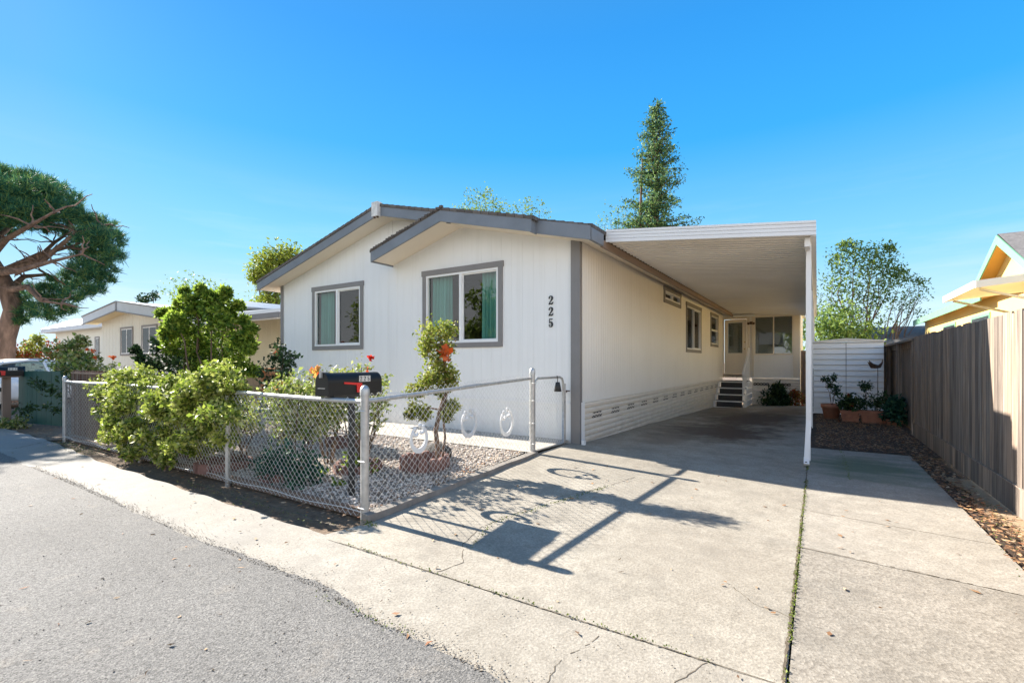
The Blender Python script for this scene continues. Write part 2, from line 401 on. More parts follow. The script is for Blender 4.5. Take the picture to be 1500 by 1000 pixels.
# ------------------------------------------------------------------ foliage
def unit(n):
    d = rg.normal(size=(n, 3)); return d / np.linalg.norm(d, axis=1)[:, None]
def leaf_geo(P, L, asp=.45, bend=.15, bias=None, var=.5):
    n = len(P); d = unit(n)
    if bias is not None: d = d + np.array(bias); d /= np.linalg.norm(d, axis=1)[:, None]
    w = np.cross(d, unit(n)); w /= np.linalg.norm(w, axis=1)[:, None]
    nn = np.cross(d, w)
    l = (L * (1 + var * rg.uniform(-1, 1, n)))[:, None]
    a = P; b = P + d * l * .5 + w * l * asp * .5 + nn * l * bend; c = P + d * l; e = P + d * l * .5 - w * l * asp * .5 + nn * l * bend
    V = np.stack([a, b, c, e], 1).reshape(-1, 3); F = np.arange(4 * n).reshape(-1, 4)
    return V, F
def join_geo(parts):
    Vs, Fs, o = [], [], 0
    for V, F in parts: Vs.append(V); Fs.append(F + o); o += len(V)
    return np.concatenate(Vs), np.concatenate(Fs)
def blob_pts(blobs, per, k, spread, shell=.75, squash=1.0):
    """blobs: (c, r) with r a number or 3-vector; k clusters per blob, per leaves per cluster"""
    out = []
    for c, r in blobs:
        r = np.array([r, r, r * squash]) if not hasattr(r, '__len__') else np.array(r)
        kk = max(3, int(k)); d = unit(kk)
        u = shell + (1 - shell) * rg.uniform(0, 1, kk) - (rg.uniform(0, 1, kk) < .3) * rg.uniform(0, shell, kk)
        cc = np.array(c) + d * r * u[:, None]
        pts = np.repeat(cc, per, axis=0) + rg.normal(size=(kk * per, 3)) * (r.mean() * spread)
        out.append(pts)
    return np.concatenate(out)
def crown(name, blobs, per, k, L, mat, parent, spread=.14, asp=.45, bias=None, shell=.75, squash=1.0, **kw):
    P = blob_pts(blobs, per, k, spread, shell, squash)
    V, F = leaf_geo(P, L, asp, bias=bias)
    return npobj(name, V, F, mat, parent, **kw)
def limb(mb, a, b, r0, r1, n=5, wob=.08, sides=7):
    a, b = Vector(a), Vector(b); L = (b - a).length; pts = []
    for i in range(n + 1):
        t = i / n; p = a.lerp(b, t)
        if 0 < i < n: p += Vector([rnd.uniform(-1, 1) for _ in range(3)]) * L * wob
        pts.append(p)
    mb.tube(pts, [r0 + (r1 - r0) * i / n for i in range(n + 1)], sides); return pts
def flowers(parent, pts, r, mat, name='flower'):
    for p in pts:
        n = 16; P = np.repeat(np.array([p], float), n, 0) + rg.normal(size=(n, 3)) * r * .15
        V, F = leaf_geo(P, r, .9, .25, bias=(0, 0, .4)); npobj(name, V, F, mat, parent)

# ------------------------------------------------------------------ ground
def grid(name, xs, ys, mat, fn=None, off=0.0, **kw):
    V = []
    for i in ys:
        for j in xs:
            X, Y = fn(j, i) if fn else (j, i); V.append((X, Y, zg(X, Y) + off))
    nx, ny = len(xs), len(ys)
    F = [(b * nx + a, b * nx + a + 1, (b + 1) * nx + a + 1, (b + 1) * nx + a) for b in range(ny - 1) for a in range(nx - 1)]
    o = npobj(name, np.array(V), np.array(F), mat); o['kind'] = 'structure'
    for k, v in kw.items(): o[k] = v
    return o
def lin(a, b, n): return [a + (b - a) * i / n for i in range(n + 1)]
grid('ground', [-600, -200, -80, -50] + lin(-40, 12, 104) + [20, 50, 200, 600], [-600, -200, -60, -30] + lin(-10, 30, 80) + [50, 100, 250, 700], 'soil', off=-.05)
def hwob(x, k=1.0): return .028 * math.sin(x * 1.7 * k) + .012 * math.sin(x * 5.3 + 1) + .007 * math.sin(x * 13.7) + .006 * math.sin(x * 31) + .004 * math.sin(x * 77)
EDGE = [(-60, 1.8), (-7.4, 1.80), (-3.66, 1.75), (-2.43, 1.77), (-2.06, 1.69), (-1.5, 1.71), (-1.12, 1.67), (0, 1.60), (12, 1.4)]
# road: fine near the visible edge
xs = [-60, -40, -25] + lin(-16, 6, 440) + [12]
def road_fn(x, t):
    e = itp(x, EDGE) + hwob(x)
    return (x, -7 + (e + 7) * t)
grid('road', xs, [0, .5, .8, .9, .95, 1], 'asphalt', road_fn, .006)
# apron strip between road and plots (runs under the road edge)
grid('pavement', [-60, -30] + lin(-14, -3.3, 120) + lin(-3.26, -3.1, 12) + lin(-3.0, -.11, 30), lin(0, 1, 6), 'apron', lambda x, t: (x, .9 + (itp(x, [(-60, 2.5), (-11, 2.55), (-8, 2.38), (-7, 2.38), (-5.5, 2.35), (-4.1, 2.34), (-3.24, 2.33), (-3.18, 2.62), (-3.13, 2.62), (-3.12, 2.285), (0, 2.275)]) + .015 * math.sin(x * 7) * (x < -3.4) - .9) * t), .0005)
grid('driveway', lin(-3.14, -.109, 24), [2.275] + [2.275 + .02] + lin(2.4, 19.2, 84), 'drive', None, .004)
grid('side_slab_front', lin(-.101, 1.1, 8), lin(-3, 4.0, 30), 'slab_r', lambda x, y: (x, y if y < 3.95 else y - .12 * x), .008)
grid('side_slab_back', lin(-.101, 1.12, 8), lin(4.008, 8.78, 20), 'slab_s', lambda x, y: (x, y if y > 4.1 else y - .12 * x), .008)
grid('leaf_strip', lin(1.09, 1.60, 6), lin(-1, 8.8, 40), 'mulch', lambda x, y: (x, y), -.012)
grid('sand_strip', lin(1.28, 1.60, 5), lin(2, 7.4, 60), 'sand', lambda x, y: (x + .04 * math.sin(y * 5) * (x < 1.3), y), .004)
grid('mulch_bed', lin(-.13, 1.62, 10), lin(8.79, 17, 24), 'mulch', None, .01)
grid('gravel_bed', lin(-11.2, -3.26, 60), lin(2.78, 5.36, 24), 'gravelbed', lambda x, y: (x, y), .03)
grid('path', lin(-11.2, -3.15, 60), lin(5.36, 6.5, 10), 'path', lambda x, y: (x, y if y > 5.4 else y - .05 * (x + 3.15) * -.1), .045)
grid('side_yard', lin(-23, -11.2, 20), lin(2.6, 12, 20), 'soil', None, -.02)

# seams, cracks, moss and litter
def ribbon(mb, pts, w, off=.009, step=.03, wob=.01, gap=0):
    P = []
    for a, b in zip(pts, pts[1:]):
        n = max(1, int(math.dist(a, b) / step))
        for i in range(n): P.append((a[0] + (b[0] - a[0]) * i / n + rnd.uniform(-wob, wob), a[1] + (b[1] - a[1]) * i / n + rnd.uniform(-wob, wob)))
    P.append(pts[-1])
    for (x0, y0), (x1, y1) in zip(P, P[1:]):
        if rnd.random() < gap: continue
        d = Vector((x1 - x0, y1 - y0)); 
        if d.length < 1e-6: continue
        n_ = Vector((-d.y, d.x)).normalized() * w * rnd.uniform(.5, 1.3) * .5
        q = [(x0 - n_.x, y0 - n_.y), (x1 - n_.x, y1 - n_.y), (x1 + n_.x, y1 + n_.y), (x0 + n_.x, y0 + n_.y)]
        mb.add([(x, y, zg(x, y) + off) for x, y in q], [(0, 1, 2, 3)], False)
mb = MB()
ribbon(mb, [(-3.0, 2.28), (-2.6, 2.285), (-1.4, 2.272), (-.13, 2.27)], .006, .0055, wob=.002)
ribbon(mb, [(-2.05, 2.3), (-2.0, 2.5), (-2.2, 2.75), (-2.28, 3.1), (-2.2, 3.6), (-2.1, 4.1), (-1.85, 4.6), (-1.7, 5.2)], .007, .0055, wob=.006, gap=.15)
ribbon(mb, [(-.11, -1), (-.12, 2.3), (-.115, 4), (-.105, 7.0), (-.10, 8.8)], .014, .0095, wob=.003)
ribbon(mb, [(-.09, 4.03), (.55, 3.95), (1.1, 3.87)], .008, .0095, wob=.004, gap=.3)
ribbon(mb, [(-.05, 5.05), (.5, 4.95), (1.1, 4.86)], .007, .0095, wob=.004)
ribbon(mb, [(-.42, 2.27), (-.50, 2.05), (-.44, 1.8), (-.52, 1.5)], .005, 0.002, wob=.008)
ribbon(mb, [(-.9, 2.2), (-.98, 1.9), (-.93, 1.6)], .004, 0.002, wob=.008, gap=.2)
ribbon(mb, [(-.11, 2.9), (-.3, 2.95), (-.42, 3.1)], .004, .0055, wob=.008)
ribbon(mb, [(-.11, 6.6), (-1.4, 6.7), (-3.0, 6.8)], .006, .0055, wob=.006)
ribbon(mb, [(-3.1, 2.5), (-8, 2.55), (-11, 2.6)], .02, .004, wob=.02, gap=.2)
ribbon(mb, [(-14, 3.9), (-11.5, 3.0), (-10.5, 2.0)], .015, .004, wob=.01, gap=.1)
cr = obj('crack', mb, 'crackm'); cr['kind'] = 'structure'
def scatter_tufts(lines, n, L, spread):
    P = []
    for (a, b, m, sp) in lines:
        for _ in range(m):
            t = rnd.random(); x = a[0] + (b[0] - a[0]) * t + rnd.gauss(0, sp); y = a[1] + (b[1] - a[1]) * t + rnd.gauss(0, sp)
            P.append((x, y, zg(x, y) + .012))
    return np.array(P)
P = scatter_tufts([((-.11, 2.6), (-.105, 4.6), 420, .006), ((-.11, 4.6), (-.1, 6.3), 260, .008), ((-.10, 1.9), (-.11, 2.5), 60, .008), ((-2.9, 2.28), (-.4, 2.272), 200, .004),
                   ((-2.25, 3.2), (-1.8, 4.7), 300, .018), ((-2.1, 2.7), (-2.25, 3.2), 60, .01), ((.32, 6.6), (.30, 8.7), 120, .012), ((-.1, 6.9), (-.1, 7.2), 60, .01),
                   ((1.12, 4), (1.30, 7), 120, .04), ((-3.4, 2.45), (-6, 2.5), 160, .05), ((-3.2, 2.70), (-3.05, 2.64), 90, .03), ((-2.45, 1.70), (-1.6, 1.68), 60, .015), ((-8.8, 2.5), (-10.8, 2.6), 500, .09), ((1.30, 4.2), (1.34, 6.3), 260, .03), ((-3.15, 5.3), (-3.2, 5.5), 80, .04)], 0, 0, 0)
V, F = leaf_geo(P, .012, .6, .2, bias=(0, 0, .5)); o = npobj('moss', V, F, 'mossm'); o['kind'] = 'stuff'; o['label'] = 'green moss and tiny weeds growing along the concrete seams'; o['category'] = 'moss'
# dry leaves
P = []
def lf(n, x0, x1, y0, y1, h=.02):
    for _ in range(n):
        x, y = rnd.uniform(x0, x1), rnd.uniform(y0, y1); P.append((x, y, zg(x, y) + .009 + (.004 if x > -.1 else 0) + rnd.uniform(0, h)))
lf(6500, -.02, 1.42, 8.8, 14.2, .05); lf(1900, 1.10, 1.33, 2.0, 8.8, .035); lf(160, 1.3, 1.46, 2.5, 8.8, .02); lf(260, -3.45, -3.22, 2.8, 5.3, .05)
lf(420, -11, -3.2, 2.52, 2.78, .03); lf(300, -13, -9.5, 2.6, 3.6, .02); lf(60, -3.0, -.2, 1.7, 6.2, .0); lf(22, 0, 1.0, 2.0, 6, .0); lf(26, -3.5, .2, .6, 1.9, 0); lf(60, -10, -3, .3, 2.2, 0); lf(250, -9, -3.3, 2.9, 5.3, .05)
P = np.array(P); V, F = leaf_geo(P, .042, .62, .12, var=.5)
V = V.reshape(-1, 4, 3); V[:, :, 2] = P[:, None, 2] + np.abs(V[:, :, 2] - P[:, None, 2]) * .22; V = V.reshape(-1, 3)
o = npobj('leaf_litter', V, F, 'litter'); o['kind'] = 'stuff'; o['label'] = 'dry brown fallen leaves lying along the fence and kerb'; o['category'] = 'fallen leaves'
# gravel
n = 15000; X = rg.uniform(-9.6, -3.3, n); Y = 2.84 + 2.5 * rg.uniform(0, 1, n) ** 1.2
base = np.array([(1, 0, 0), (0, 1, 0), (-1, 0, 0), (0, -1, 0), (0, 0, 1), (0, 0, -.6)], float)
s = rg.uniform(.009, .024, n)[:, None, None]
an = rg.uniform(0, 6.28, n); ca, sa = np.cos(an), np.sin(an)
bv = np.repeat(base[None], n, 0) * (1 + .35 * rg.uniform(-1, 1, (n, 6, 1))) * s * np.array([1.2, .85, .6])
bx = bv[:, :, 0] * ca[:, None] - bv[:, :, 1] * sa[:, None]; by = bv[:, :, 0] * sa[:, None] + bv[:, :, 1] * ca[:, None]
zz = np.array([zg(a, b) for a, b in zip(X, Y)]) + .038
V = np.stack([bx + X[:, None], by + Y[:, None], bv[:, :, 2] + zz[:, None]], -1).reshape(-1, 3)
tri = np.array([(0, 1, 4), (1, 2, 4), (2, 3, 4), (3, 0, 4), (1, 0, 5), (2, 1, 5), (3, 2, 5), (0, 3, 5)])
F = (tri[None] + (np.arange(n) * 6)[:, None, None]).reshape(-1, 3)
o = npobj('gravel', V, F, 'gravel'); o['kind'] = 'stuff'; o['label'] = 'pale pink and grey gravel covering the front garden'; o['category'] = 'gravel'
n = 4200; X = rg.uniform(-8.5, .4, n); Y = np.array([itp(x, EDGE) for x in X]) + np.abs(rg.normal(size=n)) * .05 - .03
X[3400:] = rg.uniform(-6, .8, 800); Y[3400:] = rg.uniform(.5, 2.3, 800)
s = rg.uniform(.0015, .0055, n)[:, None, None]; an = rg.uniform(0, 6.28, n); ca, sa = np.cos(an), np.sin(an)
bv = np.repeat(base[None], n, 0) * (1 + .35 * rg.uniform(-1, 1, (n, 6, 1))) * s * np.array([1.2, .85, .6])
bx = bv[:, :, 0] * ca[:, None] - bv[:, :, 1] * sa[:, None]; by = bv[:, :, 0] * sa[:, None] + bv[:, :, 1] * ca[:, None]
V = np.stack([bx + X[:, None], by + Y[:, None], bv[:, :, 2] + .008], -1).reshape(-1, 3)
o = npobj('grit', V, (tri[None] + (np.arange(n) * 6)[:, None, None]).reshape(-1, 3), 'gritm'); o['kind'] = 'stuff'; o['label'] = 'loose brown grit collected along the crumbling asphalt edge'; o['category'] = 'grit'

# ------------------------------------------------------------------ house helpers
def front(y0): return lambda u, z, n: Vector((u, y0 - n, z))
def sideX(x0): return lambda u, z, n: Vector((x0 + n, u, z))
def sideXneg(x0): return lambda u, z, n: Vector((x0 - n, u, z))
def FB(mb, fr, u0, u1, z0, z1, n0, n1):
    p = [fr(u0, z0, n0), fr(u1, z0, n0), fr(u1, z0, n1), fr(u0, z0, n1), fr(u0, z1, n0), fr(u1, z1, n0), fr(u1, z1, n1), fr(u0, z1, n1)]
    mb.hexa(p)
def grooved(mb, fr, u0, u1, bot, top, sp, holes=(), kinks=(), gw=.008, gd=.0035, jit=0):
    edges = set([u0, u1]) | set(kinks)
    for h in holes: edges |= {h[0], h[1]}
    gs = []
    g = u0 + sp * .6
    while g < u1 - gw * 2:
        a = g + rnd.uniform(-jit, jit)
        if all(abs(a + gw / 2 - e) > gw * 1.5 for e in edges): gs.append((a, a + gw)); edges |= {a, a + gw}
        g += sp
    E = sorted(edges)
    for a, b in zip(E, E[1:]):
        m = (a + b) / 2; rec = any(x <= m <= y for x, y in gs); n = -gd if rec else 0
        iv = [(None, None)]
        hs = sorted([h for h in holes if h[0] < m < h[1]], key=lambda h: h[2])
        segs = []; cur = 'bot'
        for h in hs: segs.append((cur, h[2])); cur = h[3]
        segs.append((cur, 'top'))
        for lo, hi in segs:
            za = bot(a) if lo == 'bot' else lo; zb = bot(b) if lo == 'bot' else lo
            ta = top(a) if hi == 'top' else hi; tb = top(b) if hi == 'top' else hi
            mb.add([fr(a, za, n), fr(b, zb, n), fr(b, tb, n), fr(a, ta, n)], [(0, 1, 2, 3)], False)
            if rec:
                mb.add([fr(a, za, 0), fr(a, za, n), fr(a, ta, n), fr(a, ta, 0)], [(0, 1, 2, 3)], False)
                mb.add([fr(b, zb, 0), fr(b, zb, n), fr(b, tb, n), fr(b, tb, 0)], [(0, 1, 2, 3)], False)
def curtain(name, fr, u0, u1, z0, z1, n, parent, mat='curtain', waves=5):
    mb = MB(); k = waves * 10; vs = []
    for i in range(k + 1):
        t = i / k; u = u0 + (u1 - u0) * t; d = .05 * math.sin(t * waves * 6.283) + .015 * math.sin(t * waves * 15)
        vs += [fr(u, z0, n + d), fr(u, z1, n + d * .6)]
    mb.add(vs, [(2 * i, 2 * i + 2, 2 * i + 3, 2 * i + 1) for i in range(k)], True)
    return obj(name, mb, mat, parent)
def window(house, fr, u0, u1, z0, z1, style='slider', tw=.085, trim='trim', curtains=(), label=None, big_top=.02, shade=None, flip=False):
    mb = MB()
    FB(mb, fr, u0 - big_top, u1 + big_top, z1 - tw, z1 + .012, -.012, .026)
    FB(mb, fr, u0, u1, z0, z0 + tw, -.012, .022)
    FB(mb, fr, u0, u0 + tw, z0 + tw, z1 - tw, -.012, .022); FB(mb, fr, u1 - tw, u1, z0 + tw, z1 - tw, -.012, .022)
    kw = {'label': label} if label else {}
    w = obj('window', mb, trim, house, **kw)
    a, b, c, d = u0 + tw, u1 - tw, z0 + tw, z1 - tw; f = .035
    mb = MB()
    FB(mb, fr, a, b, d - f, d, -.05, .014); FB(mb, fr, a, b, c, c + f, -.05, .018)
    FB(mb, fr, a, a + f, c + f, d - f, -.05, .014); FB(mb, fr, b - f, b, c + f, d - f, -.05, .014)
    m = (a + b) / 2
    if style == 'slider':
        FB(mb, fr, m - f * .8, m + f * .8, c + f, d - f, -.05, .012)
        s0, s1 = (m + f * .8, b - f) if not flip else (a + f, m - f * .8)   # sliding sash
        q = .022
        for x in ((s0, s1, c + f, c + f + q), (s0, s1, d - f - q, d - f), (s0, s0 + q, c + f + q, d - f - q), (s1 - q, s1, c + f + q, d - f - q)):
            FB(mb, fr, *x, -.038, -.012)
    elif style == 'hung':
        mz = (c + d) / 2; FB(mb, fr, a + f, b - f, mz - .03, mz + .03, -.04, .010)
    obj('frame', mb, 'vinyl', w)
    mb = MB(); mb.add([fr(a + f, c + f, -.03), fr(b - f, c + f, -.03), fr(b - f, d - f, -.03), fr(a + f, d - f, -.03)], [(0, 1, 2, 3)])
    obj('pane', mb, 'glass', w)
    for (x0, x1) in curtains: curtain('curtain', fr, x0, x1, c + .01, d, -.16, w)
    if shade:
        mb = MB(); FB(mb, fr, a, b, c, d, -.10, -.09); obj('window_shade', mb, shade, w)
    return (a, b, c, d)
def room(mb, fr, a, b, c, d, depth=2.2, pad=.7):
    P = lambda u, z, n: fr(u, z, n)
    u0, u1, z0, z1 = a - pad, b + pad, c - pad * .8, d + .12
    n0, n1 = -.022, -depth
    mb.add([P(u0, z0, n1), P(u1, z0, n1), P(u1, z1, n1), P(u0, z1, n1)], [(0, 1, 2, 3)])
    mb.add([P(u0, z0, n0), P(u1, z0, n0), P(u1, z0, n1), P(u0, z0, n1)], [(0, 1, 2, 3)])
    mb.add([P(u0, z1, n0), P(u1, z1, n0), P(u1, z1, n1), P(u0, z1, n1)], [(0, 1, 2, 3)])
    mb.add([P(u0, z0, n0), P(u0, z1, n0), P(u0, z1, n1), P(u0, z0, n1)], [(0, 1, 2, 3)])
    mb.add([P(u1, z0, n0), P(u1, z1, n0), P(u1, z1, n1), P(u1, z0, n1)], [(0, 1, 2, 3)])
def saw_roof(mb, x0, z0, x1, z1, ya, yb, n, th=.045, lift=.014, joff=0):
    prof = []
    for i in range(n):
        a, b = i / n, (i + 1) / n
        xa, za = x0 + (x1 - x0) * a, z0 + (z1 - z0) * a; xb, zb = x0 + (x1 - x0) * b, z0 + (z1 - z0) * b
        prof += [(xa, ya, za + .002), (xb, ya, zb + lift)]
    prof += [(x1, ya, z1 - th), (x0, ya, z0 - th)]
    mb.ext(prof, (0, yb - ya, 0))
def rake(mb, x0, z0, x1, z1, h, ya, yb):
    mb.hexa([(x0, ya, z0 - h), (x1, ya, z1 - h), (x1, yb, z1 - h), (x0, yb, z0 - h), (x0, ya, z0), (x1, ya, z1), (x1, yb, z1), (x0, yb, z0)])
DIG = {'2': [[(.10, .70, .17), (.09, .76, .15)], [(.05, .72, .05), (.09, .86, .07), (.18, .95, .06), (.31, .97, .09), (.43, .90, .16), (.48, .76, .20), (.43, .60, .17), (.30, .43, .10), (.16, .27, .07), (.06, .08, .05)],
             [(.03, .05, .10), (.18, .12, .14), (.34, .08, .16), (.47, .10, .13), (.54, .20, .06), (.56, .30, .04)]],
       '5': [[(.12, .98, .04), (.30, .92, .12), (.50, .95, .08)], [(.12, .96, .05), (.10, .50, .05)], [(.10, .51, .05), (.24, .61, .08), (.40, .56, .16), (.47, .33, .21), (.42, .13, .15), (.28, .03, .06), (.13, .08, .06), (.07, .18, .06)], [(.12, .24, .17), (.12, .30, .15)]],
       '4': [[(.42, 1, .16), (.42, 0, .16)], [(.40, .98, .05), (.04, .30, .05)], [(.02, .30, .08), (.6, .30, .08)]]}
def digits(mb, s, P, H, vertical=False):
    for k, ch in enumerate(s):
        for st in DIG[ch]:
            for (x0, y0, w0), (x1, y1, w1) in zip(st, st[1:]):
                d = Vector((x1 - x0, y1 - y0)).normalized(); n = Vector((-d.y, d.x)); e = .015
                q = [(x0 - d.x * e - n.x * w0 / 2, y0 - d.y * e - n.y * w0 / 2), (x1 + d.x * e - n.x * w1 / 2, y1 + d.y * e - n.y * w1 / 2), (x1 + d.x * e + n.x * w1 / 2, y1 + d.y * e + n.y * w1 / 2), (x0 - d.x * e + n.x * w0 / 2, y0 - d.y * e + n.y * w0 / 2)]
                mb.hexa([P(k, a * H, b * H, 0) for a, b in q] + [P(k, a * H, b * H, 1) for a, b in q])

# ------------------------------------------------------------------ the main house
YF, YR, XS = 6.49, 6.47, -2.98
house = thing('manufactured_house', 'off-white manufactured home with grey-blue fascia, two front gables and the number 225', 'house', (-6.9, 12.5, 0))
zmain = lambda x: (4.30 - .2457 * (x + 6.91)) if x > -6.91 else (4.30 - .26 * (-6.91 - x))
ztop = lambda x: zmain(x) - .16
def zeye(x): return (3.88 - .2457 * (x + 5.21)) if x > -5.21 else (3.88 - .287 * (-5.21 - x))
W1 = (-9.45, -7.77, 1.61, 2.99); W2 = (-6.11, -4.34, 1.60, 3.00)
tw = .085
hole = lambda w: (w[0] + tw - .004, w[1] - tw + .004, w[2] + tw - .004, w[3] - tw + .004)
mb = MB()
grooved(mb, front(YF), -10.63, -6.93, lambda u: .05, lambda u: ztop(u) + .03, .203, [hole(W1)], [-6.95], jit=0)
mb.add([(-6.93, YF, .05), (-6.93, YR, .05), (-6.93, YR, 3.3), (-6.93, YF, 3.3)], [(0, 1, 2, 3)])
grooved(mb, front(YR), -6.93, XS, lambda u: .05, lambda u: zeye(u) - .15, .203, [hole(W2)], [-5.21])
# main gable wall above the small front gable
mb.add([(-6.93, YF + .003, 3.1), (-5.1, YF + .003, 3.1), (-5.1, YF + .003, ztop(-5.1)), (-6.93, YF + .003, ztop(-6.93))], [(0, 1, 2, 3)])
# left side wall and back wall
mb.add([(-10.63, YF, 0), (-10.63, 19.3, 0), (-10.63, 19.3, 3.2), (-10.63, YF, 3.2)], [(0, 1, 2, 3)])
mb.add([(-10.63, 19.3, 0), (-2.98, 19.3, 0), (-2.98, 19.3, 3.2), (-6.91, 19.3, 4.12), (-10.63, 19.3, 3.2)], [(0, 1, 2, 3, 4)])
FB(mb, front(YF), -10.60, -6.95, .705, .745, 0, .014); FB(mb, front(YR), -6.93, -3.12, .705, .745, 0, .014)
FB(mb, front(YF), -10.60, -6.95, .62, .636, 0, .006); FB(mb, front(YR), -6.93, -3.12, .62, .636, 0, .006)
FB(mb, front(YR), -6.93, -3.12, 2.925, 2.935, 0, .003); FB(mb, front(YF), -10.57, -6.95, 2.925, 2.933, 0, .003)
obj('front_wall', mb, 'siding', house)
SW = [(11.09, 12.7, 2.73, 3.10), (13.3, 15.27, 1.617, 2.97), (16.8, 18.2, 1.87, 2.99)]
mb = MB()
grooved(mb, sideX(XS), YR, 19.27, lambda u: .75, lambda u: 3.17, .10, [hole(w) for w in SW], gw=.007, gd=.004)
FB(mb, sideX(XS), 6.60, 19.2, .735, .765, 0, .016)
obj('side_wall', mb, 'side_siding', house)
# skirting with raised rows
mb = MB(); rows = []; z = .735
while z > -.36: rows += [(-.010, z), (.018, z - .010), (.024, z - .04), (.016, z - .072), (-.010, z - .080)]; z -= .086
prof = [Vector((XS + n, 6.62, z)) for n, z in rows]; mb.ext(prof, (0, 12.6, 0), closed=False)
sk = obj('skirting', mb, 'skirt', house)
mb = MB()
mb.box(XS - .01, XS + .03, 6.50, 6.62, -.02, .745)
obj('corner_cap', mb, 'white', house)
for k in range(14):
    y = 6.95 + k * .82
    mb = MB(); mb.box(XS + .005, XS + .021, y, y + .36, .475, .556); v = obj('vent', mb, 'dark', house)
    mb = MB()
    for i in range(3):
        for sgn in (1, -1):
            c = y + .06 + i * .12; a = (c - .055 * sgn, .478); b = (c + .055 * sgn, .553)
            mb.hexa([Vector((XS + .021, a[0] - .005, a[1])), Vector((XS + .021, a[0] + .005, a[1])), Vector((XS + .026, a[0] + .005, a[1])), Vector((XS + .026, a[0] - .005, a[1])),
                     Vector((XS + .021, b[0] - .005, b[1])), Vector((XS + .021, b[0] + .005, b[1])), Vector((XS + .026, b[0] + .005, b[1])), Vector((XS + .026, b[0] - .005, b[1]))])
    obj('lattice', mb, 'skirt', v)
# corner trims
mb = MB(); mb.box(-3.10, -2.953, YR - .028, YR + .002, .10, 3.20); mb.box(XS + .002, -2.953, YR + .0015, YR + .06, .10, 3.16); obj('corner_trim', mb, 'trim', house)
mb = MB(); mb.box(-2.925, -2.875, 6.44, 6.49, zg(-2.9, 6.46), zg(-2.9, 6.46) + .07); obj('downspout_stub', mb, 'vinyl', house)
mb = MB(); mb.box(-10.66, -10.57, YF - .026, YF + .05, .1, 3.2); obj('corner_trim', mb, 'trim', house)
# windows
wl = window(house, front(YF), *W1, curtains=[(-9.34, -8.93)], flip=False, label='left front sliding window with one teal curtain')
wr = window(house, front(YR), *W2, curtains=[(-6.0, -5.55), (-4.86, -4.44)], label='right front sliding window with two teal curtains')
for f_, w_ in ((front(YF), wl), (front(YR), wr)):
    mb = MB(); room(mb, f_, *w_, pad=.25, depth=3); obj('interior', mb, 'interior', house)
for i, w in enumerate(SW):
    st = 'hung' if i == 2 else 'slider'
    r = window(house, sideX(XS), *w, style=st, trim='browntrim' if 0 else 'trim', tw=.085, flip=(i == 0))
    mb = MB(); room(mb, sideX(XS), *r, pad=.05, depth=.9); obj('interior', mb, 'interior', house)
# furniture glimpsed through the left window: white table with a vase, second window frame
mb = MB(); mb.box(-8.55, -7.4, 7.5, 8.2, 1.96, 2.0); mb.box(-8.5, -8.45, 7.55, 7.6, 1.6, 1.96); mb.box(-7.95, -7.9, 7.7, 7.76, 1.6, 2.6)
mb.lathe((-8.3, 7.7, 2.0), [(.05, 0), (.09, .03), (.05, .07), (.04, .10), (.08, .13), (.07, .16), (.0, .17)], 12)
obj('table', mb, 'white', house)
# roof
mb = MB()
saw_roof(mb, -6.91, 4.30, -2.60, 4.30 - .2457 * 4.31, 6.08, 19.35, 30)
saw_roof(mb, -11.02, 4.30 - .26 * 4.11, -6.91, 4.30, 6.08, 19.35, 30)
saw_roof(mb, -5.30, 3.88 + .2457 * .09, -3.43, zmain(-3.43), 5.90, 6.10, 13)
saw_roof(mb, -6.90, 3.395, -5.21, 3.88, 5.90, 6.52, 12)
for k in range(26):
    x = -6.86 + k * .066; z = 3.88 - .287 * (-5.21 - x); h = rnd.uniform(.01, .03)
    mb.box(x, x + rnd.uniform(.04, .09), 5.885, 5.93, z - .01, z + h)
obj('roof', mb, 'shingle', house)
mb = MB(); FH = .205
rake(mb, -11.0, 3.215, -6.995, 4.275, FH, 6.095, 6.125); rake(mb, -6.83, 4.272, -5.16, 3.862, FH, 6.095, 6.125)
rake(mb, -6.88, 3.385, -5.211, 3.862, FH, 5.905, 5.935); rake(mb, -5.209, 3.862, -3.50, 3.442, FH, 5.905, 5.935)
mb.hexa([(-3.50, 5.905, 3.23), (-3.47, 5.905, 3.225), (-3.47, 6.07, 3.225), (-3.50, 6.07, 3.23), (-3.50, 5.905, 3.442), (-3.47, 5.905, 3.435), (-3.47, 6.07, 3.435), (-3.50, 6.07, 3.442)])
rake(mb, -3.4695, 3.43, -2.62, 3.222, .195, 6.045, 6.075)
mb.box(-2.648, -2.60, 6.0755, 6.50, 3.03, 3.20)
mb.hexa([(-6.91, 5.936, 3.18), (-6.885, 5.936, 3.18), (-6.885, 6.50, 3.18), (-6.91, 6.50, 3.18), (-6.91, 5.936, 3.375), (-6.885, 5.936, 3.38), (-6.885, 6.50, 3.38), (-6.91, 6.50, 3.375)])
mb.box(-11.02, -10.99, 6.13, 19.3, 3.03, 3.20)
obj('fascia', mb, 'fascia', house)
mb = MB()
def sof(x0, z0, x1, z1, ya, yb): mb.hexa([(x0, ya, z0 - .012), (x1, ya, z1 - .012), (x1, yb, z1 - .012), (x0, yb, z0 - .012), (x0, ya, z0), (x1, ya, z1), (x1, yb, z1), (x0, yb, z0)])
sof(-10.99, zmain(-10.99) - .19, -6.91, 4.30 - .19, 6.126, YF + .02); sof(-6.91, 4.11, -5.16, zmain(-5.16) - .19, 6.126, YF + .02)
sof(-6.885, 3.40 - .18, -5.21, 3.88 - .18, 5.936, YR + .02); sof(-5.21, 3.70, -2.66, zeye(-2.66) - .18, 5.936 + .14, YR + .02)
sof(-5.21, 3.699, -3.50, zeye(-3.50) - .181, 5.936, 6.08)
